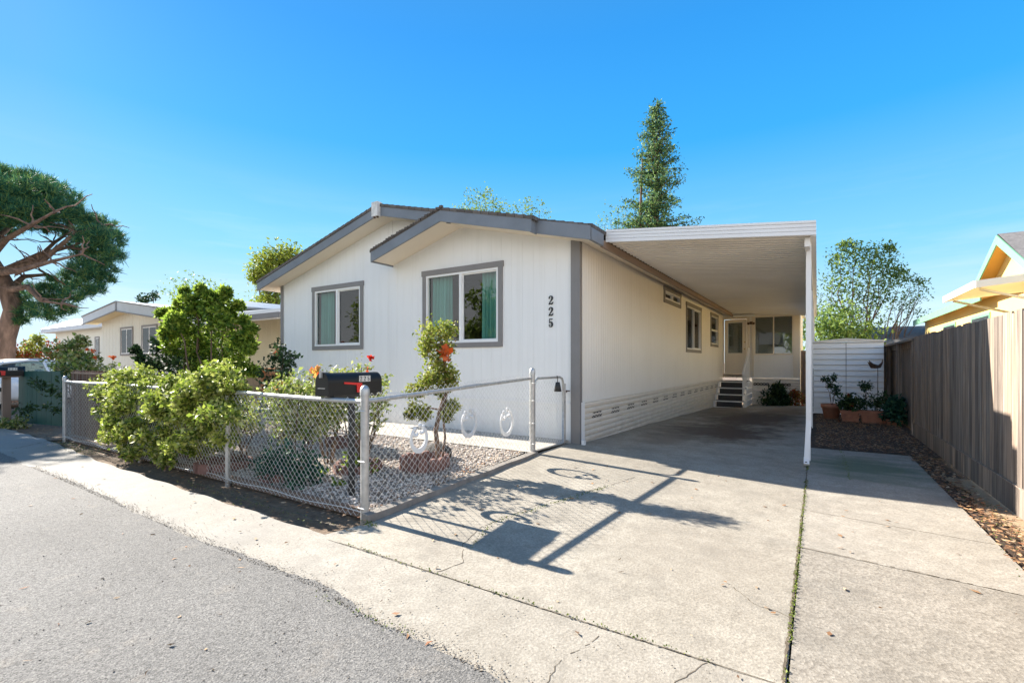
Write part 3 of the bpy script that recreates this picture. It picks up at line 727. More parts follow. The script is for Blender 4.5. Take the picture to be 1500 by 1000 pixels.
sof(XS - .02, 3.172, -2.655, 3.06, YR, 19.25); sof(-10.99, 3.05, -10.6, 3.16, 6.13, 19.25)
obj('soffit', mb, 'soffit', house)
mb = MB(); mb.box(-2.655, -2.615, 6.505, 19.2, 3.018, 3.125); obj('gutter', mb, 'browntrim', house)
mb = MB(); mb.box(-6.99, -6.83, 6.02, 6.13, 4.055, 4.32)
ridge = obj('ridge_vent', mb, 'whitewood', house)
for x in (-6.95, -6.87):
    mb = MB(); mb.tube([(x, 6.06, 4.03), (x, 6.06, 4.056)], .022, 10); obj('vent_pipe', mb, 'rust', ridge)
for i, (ch, zc) in enumerate((('2', 2.30), ('2', 2.125), ('5', 1.95))):
    mb = MB(); digits(mb, ch, lambda k, a, b, e: Vector((-3.485 + a, YR - .002 - .014 * e, zc - .068 + b)), .135)
    obj('house_number', mb, 'number', house)
mb = MB()   # hose bib by the gate
mb.tube([(-3.19, YR, .90), (-3.19, YR - .06, .905), (-3.13, YR - .10, .915)], .012, 6); mb.box(-3.17, -3.08, YR - .12, YR - .09, .915, .93)
obj('water_tap', mb, 'rust', house)

# ------------------------------------------------------------------ enclosed porch at the end of the carport
YP = 19.27
porch = thing('enclosed_porch', 'enclosed back porch with half-glass door and wide sliding window under the carport end', 'porch', (-1.7, 19.5, -.2))
mb = MB()
grooved(mb, front(YP), -2.98, -.51, lambda u: .78, lambda u: 3.25, .2, [(-2.93, -2.17, .90, 2.93), (-1.91, -.724, 1.64, 2.99)], gw=.006, gd=.004)
mb.box(-.515, -.49, YP, 22.5, -.2, 3.2); mb.box(-2.9, -.52, 22.4, 22.5, -.2, 3.2)
FB(mb, front(YP), -2.98, -.52, .775, .81, 0, .02)
obj('porch_wall', mb, 'side_siding', porch)
mb = MB(); rows2 = []; z = .77
while z > -.36: rows2 += [(.002, z), (.016, z - .012), (.020, z - .045), (.015, z - .08), (.002, z - .096)]; z -= .098
mb.ext([Vector((-2.0, YP - n, z)) for n, z in rows2], (1.50, 0, 0), closed=False); obj('porch_skirting', mb, 'skirt', porch)
for x in (-1.95, -1.28):
    mb = MB(); mb.box(x, x + .5, YP - .022, YP - .004, .50, .60); v = obj('vent', mb, 'dark', porch); mb = MB()
    for i in range(5):
        for sgn in (1, -1):
            c = x + .05 + i * .1; a, b = c - .05 * sgn, c + .05 * sgn
            mb.hexa([Vector((a - .006, YP - .028, .503)), Vector((a + .006, YP - .028, .503)), Vector((a + .006, YP - .023, .503)), Vector((a - .006, YP - .023, .503)),
                     Vector((b - .006, YP - .028, .597)), Vector((b + .006, YP - .028, .597)), Vector((b + .006, YP - .023, .597)), Vector((b - .006, YP - .023, .597))])
    obj('lattice', mb, 'skirt', v)
fp = front(YP)
mb = MB(); FB(mb, fp, -3.0 + .02, -2.93, .88, 2.98, 0, .03); FB(mb, fp, -2.17, -2.08, .88, 2.98, 0, .03); FB(mb, fp, -2.93, -2.17, 2.93, 3.0, 0, .03); obj('door_frame', mb, 'soffit', porch)
for a_, b_ in ((-2.0, -1.93), (-.70, -.52)):
    mb = MB(); FB(mb, fp, a_, b_, .82, 3.06, 0, .035); obj('wall_trim', mb, 'soffit', porch)
mb = MB()
FB(mb, fp, -2.92, -2.18, .90, 1.68, -.05, -.01); FB(mb, fp, -2.92, -2.80, 1.68, 2.92, -.05, -.01); FB(mb, fp, -2.32, -2.18, 1.68, 2.92, -.05, -.01); FB(mb, fp, -2.80, -2.32, 2.80, 2.92, -.05, -.01)
FB(mb, fp, -2.84, -2.26, .98, 1.60, -.01, -.004)
dr = obj('door', mb, 'soffit', porch)
mb = MB(); FB(mb, fp, -2.80, -2.32, 1.68, 2.80, -.03, -.025); obj('pane', mb, 'glass', dr)
mb = MB(); FB(mb, fp, -2.80, -2.32, 1.68, 2.80, -.07, -.06); FB(mb, fp, -2.565, -2.555, 1.68, 2.80, -.06, -.045); obj('window_shade', mb, 'screen', dr)
mb = MB(); mb.tube([(-2.235, YP + .01, 1.83), (-2.235, YP - .03, 1.83), (-2.235, YP - .045, 1.83), (-2.235, YP - .07, 1.83)], [.012, .012, .032, .015], 10); obj('door_knob', mb, 'brass', dr)
mb = MB(); mb.tube([(-2.235, YP + .01, 2.08), (-2.235, YP - .03, 2.08), (-2.235, YP - .04, 2.08)], [.028, .028, .014], 10); obj('deadbolt', mb, 'brass', dr)
mb = MB()
for a in ((-1.93, -.70, 2.96, 3.01), (-1.93, -.70, 1.60, 1.65), (-1.93, -1.89, 1.65, 2.96), (-.74, -.70, 1.65, 2.96), (-1.325, -1.29, 1.65, 2.96)): FB(mb, fp, *a, -.03, .02)
pw = obj('window', mb, 'soffit', porch)
mb = MB(); FB(mb, fp, -1.89, -.74, 1.65, 2.96, -.012, -.008); obj('pane', mb, 'glass', pw)
mb = MB(); FB(mb, fp, -1.89, -.74, 1.65, 2.96, -.05, -.04)
obj('window_shade', mb, 'screen', pw)
mb = MB()
for sx in (-1, 1): mb.tube([(-2.02 + sx * .03, YP - .05, 2.77), (-2.02 + sx * .09, YP - .14, 2.74)], [.022, .045], 9)
mb.box(-2.07, -1.97, YP - .05, YP - .036, 2.72, 2.82)
obj('wall_lamp', mb, 'rust', porch)
mb = MB(); mb.box(-3.0, -.40, 18.9, 22.6, 3.10, 3.16); obj('porch_roof', mb, 'white', porch)

# steps
st = thing('porch_steps', 'white steps with dark carpeted treads leading up to the porch door', 'steps', (-2.45, 18, -.2))
mb = MB(); cb = MB()
zs = [.0, .20, .40, .60]
for i in range(4):
    z1 = .055 + i * .205; y0 = 17.2 + i * .29; zb = -.19 + i * 0
    mb.box(-2.92, -2.02, y0, y0 + .33 if i < 3 else 19.2, z1 - .035, z1)
    cb.box(-2.86, -2.08, y0 + .02, y0 + .03, -.15 + i * .205 + .0, z1 - .036)
    cb.box(-2.90, -2.04, y0 + .025, y0 + .31 if i < 3 else 19.1, z1 + .001, z1 + .008)
    for x in (-2.96, -2.045):
        mb.box(x, x + .06, y0 + .012 + .0005 * i, 19.2, z1 - .21, z1 - .036)
mb.box(-2.92, -2.02, 17.17, 17.2, -.2, -.155)
# block side of the landing
obj('stair_frame', mb, 'white', st); obj('tread', cb, 'carpet', st)
mb = MB(); mb.box(-2.9, -2.2, 18.75, 19.24, .875, .90); o = obj('door_mat', mb, 'oldwood'); o['label'] = 'brown door mat lying before the porch door'; o['category'] = 'door mat'
mb = MB()
p0, p1 = Vector((-2.06, 17.35, .06)), Vector((-2.06, 18.9, .88))
mb.box(-2.085, -2.045, 17.33, 17.37, .056, .98); mb.box(-2.085, -2.045, 18.88, 18.92, .68, 1.83)
mb.hexa([(-2.09, 17.3, .93), (-2.04, 17.3, .93), (-2.04, 18.95, 1.80), (-2.09, 18.95, 1.80), (-2.09, 17.3, .98), (-2.04, 17.3, .98), (-2.04, 18.95, 1.86), (-2.09, 18.95, 1.86)])
for k in range(1, 8):
    y = 17.35 + k * .19; z = .10 + (y - 17.35) * .53; mb.box(-2.075, -2.055, y, y + .02, z, z + .88)
obj('handrail', mb, 'white', st)

# gate beside the porch
bg = thing('board_gate', 'narrow dark brown wooden gate between the porch corner and the carport edge', 'gate', (-.25, 19.4, -.1))
mb = MB()
for k in range(3): mb.box(-.48 + k * .16, -.335 + k * .16, 19.35, 19.37, -.1, 1.75)
obj('boards', mb, 'oldwood', bg)
for z in (.3, 1.3): mb = MB(); mb.box(-.48, 0, 19.33, 19.3495, z, z + .1); obj('rail', mb, 'oldwood', bg)

# ------------------------------------------------------------------ carport
cp = thing('carport', 'white metal carport roof with ribbed underside over the concrete driveway', 'carport', (-1.3, 12.5, 0))
XL, XR = -2.60, -.06
def yfront(x): return 6.60 + (x - XL) / (XR - XL) * .30
def zdeck(x): return 3.12 + (x - XL) / (XR - XL) * -.20
prof = []; y = 0
L = 12.3; n = int(L / .155)
V = []; 
for i in range(n):
    a = i * .155
    prof += [(a, .05), (a + .070, .05), (a + .082, .0), (a + .143, .0)]
prof.append((n * .155, .05))
mb = MB(); vs = []
for (a, h) in prof:
    for x in (XL, XR - .02):
        vs.append((x, yfront(x) + .02 + a, zdeck(x) + h))
mb.add(vs, [(2 * i, 2 * i + 1, 2 * i + 3, 2 * i + 2) for i in range(len(prof) - 1)])
top = []
mb.add([(XL, yfront(XL), 3.29), (XR, yfront(XR), 3.085), (XR, 19.2, 3.085), (XL, 19.2, 3.29)], [(0, 1, 2, 3)])
obj('deck', mb, 'ceil', cp)
mb = MB(); XLf = -2.61
for (za, zb, o_) in ((0, .045, 0), (.045, .052, .012), (.052, .092, 0), (.092, .099, .012), (.099, .14, 0), (.14, .147, .012), (.147, .178, -.004)):
    p = []
    for x, yy in ((XLf, yfront(XL)), (XR + .05, yfront(XR + .05))):
        p.append((x, yy + o_))
    mb.hexa([(p[0][0], p[0][1], zdeck(XL) - .012 + za), (p[1][0], p[1][1], zdeck(XR) - .012 + za), (p[1][0], p[1][1] + .03, zdeck(XR) - .012 + za), (p[0][0], p[0][1] + .03, zdeck(XL) - .012 + za),
             (p[0][0], p[0][1], zdeck(XL) - .012 + zb), (p[1][0], p[1][1], zdeck(XR) - .012 + zb), (p[1][0], p[1][1] + .03, zdeck(XR) - .012 + zb), (p[0][0], p[0][1] + .03, zdeck(XL) - .012 + zb)])
mb.box(XR - .012, XR + .05, 6.97, 19.3, 2.905, 3.08)
mb.box(XR - .075, XR - .013, 7.02, 19.2, 2.80, 2.915)
mb.box(-2.6, -1.9, 19.05, 19.22, 3.0, 3.06)
obj('fascia', mb, 'white', cp)
pr_ = []
for k in range(int(12.2 / .155)): y_ = 6.72 + k * .155; pr_ += [(-2.613, y_, 3.128), (-2.613, y_ + .08, 3.128), (-2.613, y_ + .085, 3.148), (-2.613, y_ + .15, 3.148)]
pr_ += [(-2.613, 6.72 + 78 * .155, 3.155), (-2.613, 6.72, 3.155)]
mb = MB(); mb.ext(pr_, (.028, 0, 0)); obj('rib_strip', mb, 'rust', cp)
for y in (7.6, 11.4, 15.2, 18.9):
    mb = MB(); mb.box(-.13, -.075, y, y + .06, zg(-.12, y) - .02, 2.81); obj('post', mb, 'white', cp)
mb = MB()
def sq(mb, a, b, wa=.028, wb=.025):
    a, b = Vector(a), Vector(b); d = (b - a).normalized(); u = Vector((1, 0, 0)); w = d.cross(u).normalized()
    mb.hexa([a - u * wa - w * wb, a + u * wa - w * wb, a + u * wa + w * wb, a - u * wa + w * wb, b - u * wa - w * wb, b + u * wa - w * wb, b + u * wa + w * wb, b - u * wa + w * wb])
sq(mb, (-.092, 7.33, .56), (-.092, 7.33, 2.95)); sq(mb, (-.092, 7.335, .60), (-.115, 7.20, .05), .030, .027); sq(mb, (-.115, 7.22, .11), (-.115, 7.155, .035), .031, .024)
obj('downspout', mb, 'vinyl', cp)
mb = MB(); mb.tube([(-.070, 7.30, .5), (-.058, 7.30, .5)], .008, 8); obj('screw', mb, 'rust', cp)
mb = MB(); mb.tube([(-.12, 7.165, .06), (-.12, 7.15, .055)], .018, 8); obj('screw', mb, 'rust', cp)

# ------------------------------------------------------------------ chain link fences
FX, FY = -3.27, 2.745
def chain(a, b, hbot, htop, w=.036, r=.0022):
    a, b = Vector(a), Vector(b); L = (b - a).length; d = (b - a) / L; n = int(L / w); k = int((htop - hbot) / w)
    side = Vector((-d.y, d.x, 0)); Vs = []; Fs = []; o = 0
    tri = [Vector((math.cos(t), math.sin(t), 0)) for t in (0, 2.094, 4.189)]
    for i in range(n):
        ph = i % 2
        for j in range(k + 1):
            s_ = (i + ((j + ph) % 2)) * w
            p = a + d * s_; zz = zg(p.x, p.y) + hbot + j * w
            off = .003 * (1 if (j + ph) % 2 else -1)
            for t in (0, 1, 2):
                th = t * 2.094 + .5
                Vs.append((p.x + side.x * (off + r * math.cos(th)) + d.x * r * math.sin(th), p.y + side.y * (off + r * math.cos(th)) + d.y * r * math.sin(th), zz + r * .6 * math.sin(th * 1.3)))
        for j in range(k):
            for t in range(3):
                Fs.append((o + j * 3 + t, o + j * 3 + (t + 1) % 3, o + (j + 1) * 3 + (t + 1) % 3, o + (j + 1) * 3 + t))
        o += 3 * (k + 1)
    return np.array(Vs), np.array(Fs)
def post(x, y, h, r, parent, dome=True, lean=(0, 0)):
    z = zg(x, y); mb = MB(); mb.tube([(x, y, z - .05), (x + lean[0], y + lean[1], z + h - .03)], r, 14)
    p = obj('post', mb, 'galv', parent)
    mb = MB(); mb.lathe((x + lean[0], y + lean[1], z + h - .05), [(r * 1.12, -.03), (r * 1.12, .02), (r * .9, .04), (r * .5, .055), (0, .06)], 14); obj('cap', mb, 'galv', p)
cf = thing('chain_link_fence', 'galvanised chain link fence with top rail along the road side of the garden', 'fence', (-7, FY, 0))
post(FX, FY, 1.14, .036, cf)
for x in (-5.55, -7.9): post(x, FY, 1.0, .026, cf)
post(-11.05, FY, 1.10, .032, cf)
mb = MB(); mb.tube([(x, FY, 1.01 + .006 * math.sin(x * 2)) for x in lin(-11.05, FX, 12)], .022, 10); obj('top_rail', mb, 'galv', cf)
mb = MB()
for x in lin(-10.8, -3.5, 24): mb = MB(); mb.tube([(x, FY - .026, 1.0), (x + .01, FY - .005, 1.038), (x + .02, FY + .026, 1.0)], .0035, 5); obj('tie_wire', mb, 'wire', cf)
for z in (.93, .5, .1): mb = MB(); mb.tube([(FX - .04, FY - .038, z), (FX + .039, FY - .038, z)], .005, 5); obj('tie_wire', mb, 'wire', cf)
V, F = chain((-11.0, FY - .012, 0), (FX - .03, FY - .012, 0), .01, 1.035); npobj('wire_mesh', V, F, 'wire', cf)
mb = MB(); mb.tube([(x, FY - .015 + .01 * math.sin(x * 3), .05 + .012 * math.sin(x * 5)) for x in lin(-11, FX, 30)], .004, 5); obj('tension_wire', mb, 'wire', cf)
cs = thing('chain_link_fence', 'galvanised chain link fence with top rail between the garden and the driveway', 'fence', (-3.22, 4.1, 0))
GX, GY = -3.18, 5.44
post(GX, GY, 1.14, .036, cs)
mb = MB(); mb.tube([(FX + (GX - FX) * t, FY + (GY - FY) * t, zg(-3.2, FY + (GY - FY) * t) + 1.01) for t in lin(0, 1, 8)], .021, 10); obj('top_rail', mb, 'galv', cs)
mb = MB()
for t in lin(.08, .92, 9):
    x, y = FX + (GX - FX) * t, FY + (GY - FY) * t; z = zg(x, y) + 1.01; mb = MB(); mb.tube([(x + .026, y, z - .01), (x, y + .01, z + .027), (x - .026, y + .02, z - .01)], .0035, 5); obj('tie_wire', mb, 'wire', cs)
for z in (.95, .72, .42, .15): mb = MB(); mb.tube([(GX - .039, GY - .02, z + .12), (GX + .04, GY - .038, z + .12), (GX + .04, GY + .03, z + .12)], .006, 5); obj('tie_wire', mb, 'wire', cs)
V, F = chain((FX + .012, FY + .03, 0), (GX + .012, GY - .03, 0), .03, 1.085); npobj('wire_mesh', V, F, 'wire', cs)
gt = thing('garden_gate', 'small chain link gate with rounded top corner between fence post and house corner', 'gate', (-3.17, 5.9, .1))
def G(t, z): return Vector((GX + .03 * t, GY + .05 + .80 * t, z + .13))
mb = MB(); mb.tube([G(0, .04), G(0, .90), G(.03, .97), G(.10, 1.0), G(.88, 1.0), G(.96, .975), G(1, .90), G(1, .04), G(.97, .025), G(0, .03)], .017, 9); obj('gate_frame', mb, 'galv', gt)
V, F = chain(G(0.02, 0) * 1 - Vector((0, 0, .13)), G(1, 0) - Vector((0, 0, .13)), .04, 1.03); npobj('wire_mesh', V, F, 'wire', gt)
mb = MB(); mb.tube([G(1, .16), G(1.07, .16)], .012, 6); mb.tube([G(1, .62), G(1.07, .62)], .012, 6); mb.tube([G(1.07, .02), G(1.07, .9)], .014, 8); obj('latch_post', mb, 'galv', gt)
for z in (.15, .75): mb = MB(); mb.tube([G(-.07, z), G(0.0, z)], .012, 6); obj('hinge', mb, 'galv', gt)
mb = MB(); c = G(.72, .86) + Vector((.035, 0, 0))
mb.lathe(c, [(.0, .075), (.03, .07), (.055, -.06), (.048, -.062), (.0, -.05)], 10); mb.tube([c + Vector((0, 0, .07)), G(.74, 1.0) + Vector((.02, 0, .02)), G(.74, 1.0) - Vector((.02, 0, 0))], .006, 5)
o = obj('hanging_bell', mb, 'blackpost'); o['label'] = 'dark metal bell-shaped weight hanging from the top bar of the chain link gate'; o['category'] = 'bell'

# garden kerb
mb = MB(); pts = lin(2.70, 5.45, 26)
for a, b in zip(pts, pts[1:]):
    if rnd.random() < .06: b -= .012
    j0, j1 = .008 * math.sin(a * 9), .008 * math.sin(b * 9)
    x = lambda y: FX + .055 + .03 * (y - 2.7)
    mb.hexa([(x(a) - .05, a, -.02), (x(a) + .06 + j0, a, -.02), (x(b) + .06 + j1, b, -.02), (x(b) - .05, b, -.02),
             (x(a) - .04, a, zg(-3.1, a) + .065 - .02 * (a - 2.7) / 2.7), (x(a) + .045 + j0, a, zg(-3.1, a) + .06 - .02 * (a - 2.7) / 2.7), (x(b) + .045 + j1, b, zg(-3.1, b) + .06 - .02 * (b - 2.7) / 2.7), (x(b) - .04, b, zg(-3.1, b) + .065 - .02 * (b - 2.7) / 2.7)])
o = obj('kerb', mb, 'kerb'); o['kind'] = 'structure'
mb = MB(); mb.hexa([(-10.9, 2.79, -.02), (-3.3, 2.79, -.02), (-3.3, 2.83, -.02), (-10.9, 2.83, -.02), (-10.9, 2.79, .055), (-3.3, 2.79, .06), (-3.3, 2.83, .06), (-10.9, 2.83, .055)])
o = obj('timber_edging', mb, 'oldwood'); o['label'] = 'low weathered timber edging board behind the road-side chain link fence'; o['category'] = 'edging'

# ------------------------------------------------------------------ mailbox
def mailbox(cx, y0, y1, zb, w, h, label, num, post_xy, post_mat, flagside=1, post_w=.022, numpos=.62):
    t = thing('mailbox', label, 'mailbox', (post_xy[0], post_xy[1], zg(*post_xy)))
    def arch(e=0):
        r = w / 2 + e; pr = [(-r, -e), (r, -e)]; hs = h - w / 2
        for k in range(13): th = math.pi * k / 12; pr.append((r * math.cos(th), hs + r * math.sin(th)))
        return pr
    mb = MB(); mb.ext([Vector((cx + a, y0 + .02, zb + b)) for a, b in arch()][::-1], (0, y1 - y0 - .02, 0)); body = obj('box', mb, 'black', t)
    mb = MB(); mb.ext([Vector((cx + a, y0, zb + b)) for a, b in arch(.006)][::-1], (0, .055, 0)); d = obj('door', mb, 'black', t)
    mb = MB(); mb.box(cx - .012, cx + .012, y0 - .02, y0 + .01, zb + h - .045, zb + h + .02); mb.box(cx - .05, cx + .05, y0 - .008, y0 - .001, zb + .06, zb + .066); obj('handle', mb, 'galv', d)
    s_ = cx + w / 2
    ym = y0 + (y1 - y0) * .27
    mb = MB(); mb.hexa([(s_ + .004, ym, zb + .100), (s_ + .010, ym, zb + .100), (s_ + .010, ym + .19, zb + .082), (s_ + .004, ym + .19, zb + .082), (s_ + .004, ym, zb + .118), (s_ + .010, ym, zb + .118), (s_ + .010, ym + .19, zb + .104), (s_ + .004, ym + .19, zb + .104)])
    mb.hexa([(s_ + .0045, ym + .145, zb + .015), (s_ + .0105, ym + .145, zb + .015), (s_ + .0105, ym + .20, zb + .015), (s_ + .0045, ym + .20, zb + .015), (s_ + .0045, ym + .14, zb + .105), (s_ + .0105, ym + .14, zb + .105), (s_ + .0105, ym + .205, zb + .102), (s_ + .0045, ym + .205, zb + .102)])
    obj('flag', mb, 'red', t)
    yn = y0 + (y1 - y0) * numpos - .07
    mb = MB(); mb.box(s_ + .0005, s_ + .003, yn, yn + .045 * len(num), zb + .115, zb + .172); pl = obj('number_plate', mb, 'plate', t)
    mb = MB(); digits(mb, num, lambda k, a, b, e: Vector((s_ + .0032 + .0015 * e, yn + .008 + k * .044 + a, zb + .121 + b)), .046); obj('number', mb, 'number', pl)
    px, py = post_xy; mb = MB(); mb.box(px - post_w, px + post_w, py - post_w, py + post_w, zg(px, py) - .05, zb - .03); mb.box(cx - w * .4, cx + w * .4, y0 + .08, y1 - .05, zb - .03, zb - .001)
    obj('post', mb, post_mat, t); return t
mailbox(-3.80, 2.70, 3.33, 1.045, .18, .205, 'black metal mailbox 225 with red flag on a black post behind the fence corner', '225', (-3.80, 3.03), 'blackpost', numpos=.66)
mailbox(-14.2, 2.2, 2.85, 1.06, .2, .19, 'black mailbox on a thick wooden post beside the teal gate', '224', (-14.25, 2.62), 'oldwood', post_w=.06, numpos=.75)

# ------------------------------------------------------------------ ring ornaments on the fence
def ring(px, py, label, R=.125, yaw=0.0):
    l = (px - CX) / F_PX; Z = 3.20 / (SA - CA * l); p = at(px, py, Z); x, y, z = -3.235, p.y, p.z
    t = thing('ring_ornament', label, 'ornament', (x, y, z), 'white metal ring ornaments on the fence')
    mb = MB(); k = 28
    def P(th, r, n): return Vector((x + n + .25 * (r * math.cos(th)) * yaw, y + r * math.cos(th), z + r * math.sin(th) * 1.15))
    pr = []
    for i in range(k + 1):
        th = 2.4 + i / k * 5.2; wd = .006 + .016 * math.sin(math.pi * i / k); pr.append((th, wd))
    for (t0, w0), (t1, w1) in zip(pr, pr[1:]):
        mb.hexa([P(t0, R - w0, 0), P(t1, R - w1, 0), P(t1, R + w1, 0), P(t0, R + w0, 0), P(t0, R - w0, .012), P(t1, R - w1, .012), P(t1, R + w1, .012), P(t0, R + w0, .012)])
    obj('ring', mb, 'white', t)
    mb = MB()   # curled leaf scrolls inside the upper rim
    for (a, b, r0, dr) in ((2.3, 5.2, .045, 1), (1.2, 4.4, .04, -1)):
        c = P(a, R * .62, .006); pts = []
        for i in range(15):
            u = i / 14; th = a + dr * u * 4.6; rr = r0 * (1 - u * .75); pts.append(c + Vector((.004, rr * math.cos(th), rr * math.sin(th))))
        mb.tube(pts, [.004 + .012 * math.sin(math.pi * (i + 1) / 16) for i in range(15)], 6)
    for th, rr in ((2.2, .95), (1.5, 1.0), (2.7, .8), (1.0, .95)):
        c = P(th, R * rr, .01); mb.ico(c, .028, 1, .15, (.35, 1, 1.1))
    obj('scroll', mb, 'white', t)
ring(617, 642, 'white metal ring ornament low on the fence beside the topiary trunk', .105)
ring(690, 619, 'white metal ring ornament in the middle of the driveway-side fence')
ring(745, 618, 'white metal ring ornament nearest the gate post', .135)

# ------------------------------------------------------------------ board fence on the right
wf = thing('board_fence', 'tall weathered grey-brown board fence along the right side of the driveway', 'fence', (1.5, 6.5, 0))
boards = []
mb = MB(); y = .6; sm = 0
while y < 11.25:
    w_ = rnd.uniform(.125, .142); h = 1.80 + rnd.uniform(-.012, .012); e = rnd.uniform(-.004, .004)
    mb.box(1.48 + e, 1.498 + e, y, y + w_ - rnd.uniform(.003, .008), .26, h); y += w_
obj('boards', mb, 'fence', wf)
mb = MB(); y = .6
while y < 11.25:
    w_ = .15; mb.box(1.470, 1.4755, y, y + w_ - .003, .01, .255); y += w_
obj('kick_boards', mb, 'fence', wf)
mb = MB(); mb.box(1.465, 1.479, .6, 11.25, .255, .268); obj('ledger', mb, 'fence', wf)
mb = MB(); mb.box(1.50, 1.54, .6, 11.25, 1.55, 1.64); obj('back_rail', mb, 'fence', wf)
wf2 = thing('board_fence', 'recessed far section of board fence with posts and a cap rail, beside the white shed', 'fence', (1.6, 14, 0))
mb = MB(); y = 11.26
while y < 19: w_ = rnd.uniform(.13, .15); mb.box(1.58, 1.60, y, y + w_ - .006, .02, 1.72); y += w_
obj('boards', mb, 'fence', wf2)
mb = MB(); mb.box(1.44, 1.62, 11.26, 19, 1.74, 1.78); obj('cap_rail', mb, 'fence', wf2)
mb = MB(); mb.box(1.545, 1.579, 11.26, 19, 1.62, 1.738); obj('top_rail', mb, 'fence', wf2)
for y in (11.3, 13.2, 15.1, 17):
    mb = MB(); mb.box(1.46, 1.544, y, y + .09, -.02, 1.738); obj('post', mb, 'fence', wf2)
mb = MB(); mb.box(1.44, 1.469, 5.34, 5.50, .17, .28); mb.box(1.425, 1.44, 5.37, 5.47, .19, .26)
o = obj('outdoor_socket_box', mb, 'black'); o['label'] = 'small black box mounted low on the sunlit board fence at the right edge'; o['category'] = 'utility box'

# ------------------------------------------------------------------ shed and pots
sh = thing('garden_shed', 'white metal storage shed with low gable and horizontal siding behind the pots', 'shed', (.66, 15, 0))
SY = 14.7
def shtop(x): return 1.86 + .05 * (1 - abs(x - .62) / .75)
mb = MB(); z = .02; step = .14
while z < 1.86:
    z1 = min(z + step, 1.93)
    zt = z1 - .007
    mb.hexa([(-.10, SY - .032, z), (1.37, SY - .032, z), (1.37, SY + .02, z), (-.10, SY + .02, z), (-.10, SY, min(zt, shtop(-.1))), (1.37, SY, min(zt, shtop(1.37))), (1.37, SY + .02, min(zt, shtop(1.37))), (-.10, SY + .02, min(zt, shtop(-.1)))])
    z += step
mb.add([(-.1, SY + .001, 1.84), (1.37, SY + .001, 1.84), (1.37, SY + .001, shtop(1.37)), (.62, SY + .001, 1.93), (-.1, SY + .001, shtop(-.1))], [(0, 1, 2, 3, 4)])
mb.box(-.10, -.08, SY + .021, 16.9, .02, 1.86); mb.box(1.35, 1.37, SY + .021, 16.9, .02, 1.86); mb.box(-.08, 1.35, 16.88, 16.9, .02, 1.86)
obj('walls', mb, 'white', sh)
mb = MB(); mb.ext([(-.14, SY - .04, 1.855), (.62, SY - .04, 1.925), (1.40, SY - .04, 1.86), (1.40, SY - .04, 1.885), (.62, SY - .04, 1.95), (-.14, SY - .04, 1.88)], (0, 2.3, 0)); obj('roof', mb, 'white', sh)
mb = MB(); mb.box(.610, .618, SY - .036, SY - .0325, .1, 1.84); obj('door_seam', mb, 'dark', sh)
mb = MB(); mb.box(-.095, -.085, SY - .03, SY - .019, .05, 1.18); obj('door_edge', mb, 'dark', sh)

def pot(x, y, r, h, square, label, plant):
    z = .02
    t = thing('potted_plant', label, 'potted plant', (x, y, z), 'terracotta pots in front of the white shed')
    mb = MB()
    if square:
        a, b = square
        for (z0, z1, k) in ((0, h * .33, .80), (h * .33 + .004, h * .7, .88), (h * .7 + .004, h, 1.0)):
            mb.hexa([(x - a * k * .96, y - b * k * .96, z + z0), (x + a * k * .96, y - b * k * .96, z + z0), (x + a * k * .96, y + b * k * .96, z + z0), (x - a * k * .96, y + b * k * .96, z + z0),
                     (x - a * k, y - b * k, z + z1), (x + a * k, y - b * k, z + z1), (x + a * k, y + b * k, z + z1), (x - a * k, y + b * k, z + z1)])
    else: mb.lathe((x, y, z), [(0, 0), (r * .68, 0), (r * .9, h * .74), (r, h * .76), (r * 1.02, h), (r * .92, h), (r * .88, h * .9), (0, h * .9)], 20)
    obj('pot', mb, 'terracotta', t)
    if plant == 'thin':
        mb = MB()
        tips = [(-.10, .62), (.05, .66), (.10, .40), (-.02, .5)]
        for dx, hh in tips: limb(mb, (x, y, z + h * .8), (x + dx, y, z + h + hh), .008, .004, 4, .05, 5)
        obj('stem', mb, 'stem', t)
        crown('leaves', [((x + dx, y, z + h + hh - .03), .07) for dx, hh in tips] + [((x + .08, y, z + h + .28), .05)], 9, 9, .06, 'darkshrub', t, .4)
    elif plant == 'bush':
        crown('leaves', [((x - .08, y, z + h + .12), .15), ((x + .10, y, z + h + .10), .15), ((x, y, z + h + .22), .12)], 12, 26, .07, 'darkshrub', t, .25)
        flowers(t, [(x + .02, y - .12, z + h + .13), (x - .03, y - .05, z + h + .32)], .05, 'redleaf')
    elif plant == 'tree':
        mb = MB(); limb(mb, (x - .12, y, z + h * .8), (x - .13, y, z + h + .5), .012, .007, 5, .03, 5); limb(mb, (x + .12, y, z + h * .8), (x + .15, y, z + h + .32), .012, .006, 5, .05, 5); obj('stem', mb, 'stem', t)
        crown('leaves', [((x - .13, y, z + h + .52), .10), ((x - .15, y, z + h + .2), .13), ((x + .14, y, z + h + .28), .13), ((x + .05, y, z + h + .12), .12)], 10, 20, .06, 'darkshrub', t, .3)
    elif plant == 'big':
        crown('leaves', [((x, y, z + h + .10), .22), ((x + .05, y, z + h + .28), .17)], 12, 36, .09, 'agave', t, .25)
pot(.28, 13.45, .21, .34, None, 'round terracotta pot with two thin-stemmed leafy plants, leftmost of the row', 'thin')
pot(.62, 13.05, .17, .25, (.19, .15), 'square ribbed terracotta pot with bushy plant and a pale flower', 'bush')
pot(1.03, 12.95, .2, .27, (.26, .14), 'rectangular ribbed terracotta planter with small tree-like plants', 'tree')
pot(1.36, 12.75, .14, .12, (.14, .12), 'low terracotta pot under a dark leafy plant beside the fence', 'big')
b = thing('garden_stake_bird', 'rusty metal bird on a thin garden stake in front of the shed', 'garden stake', (1.16, 13.6, 0))
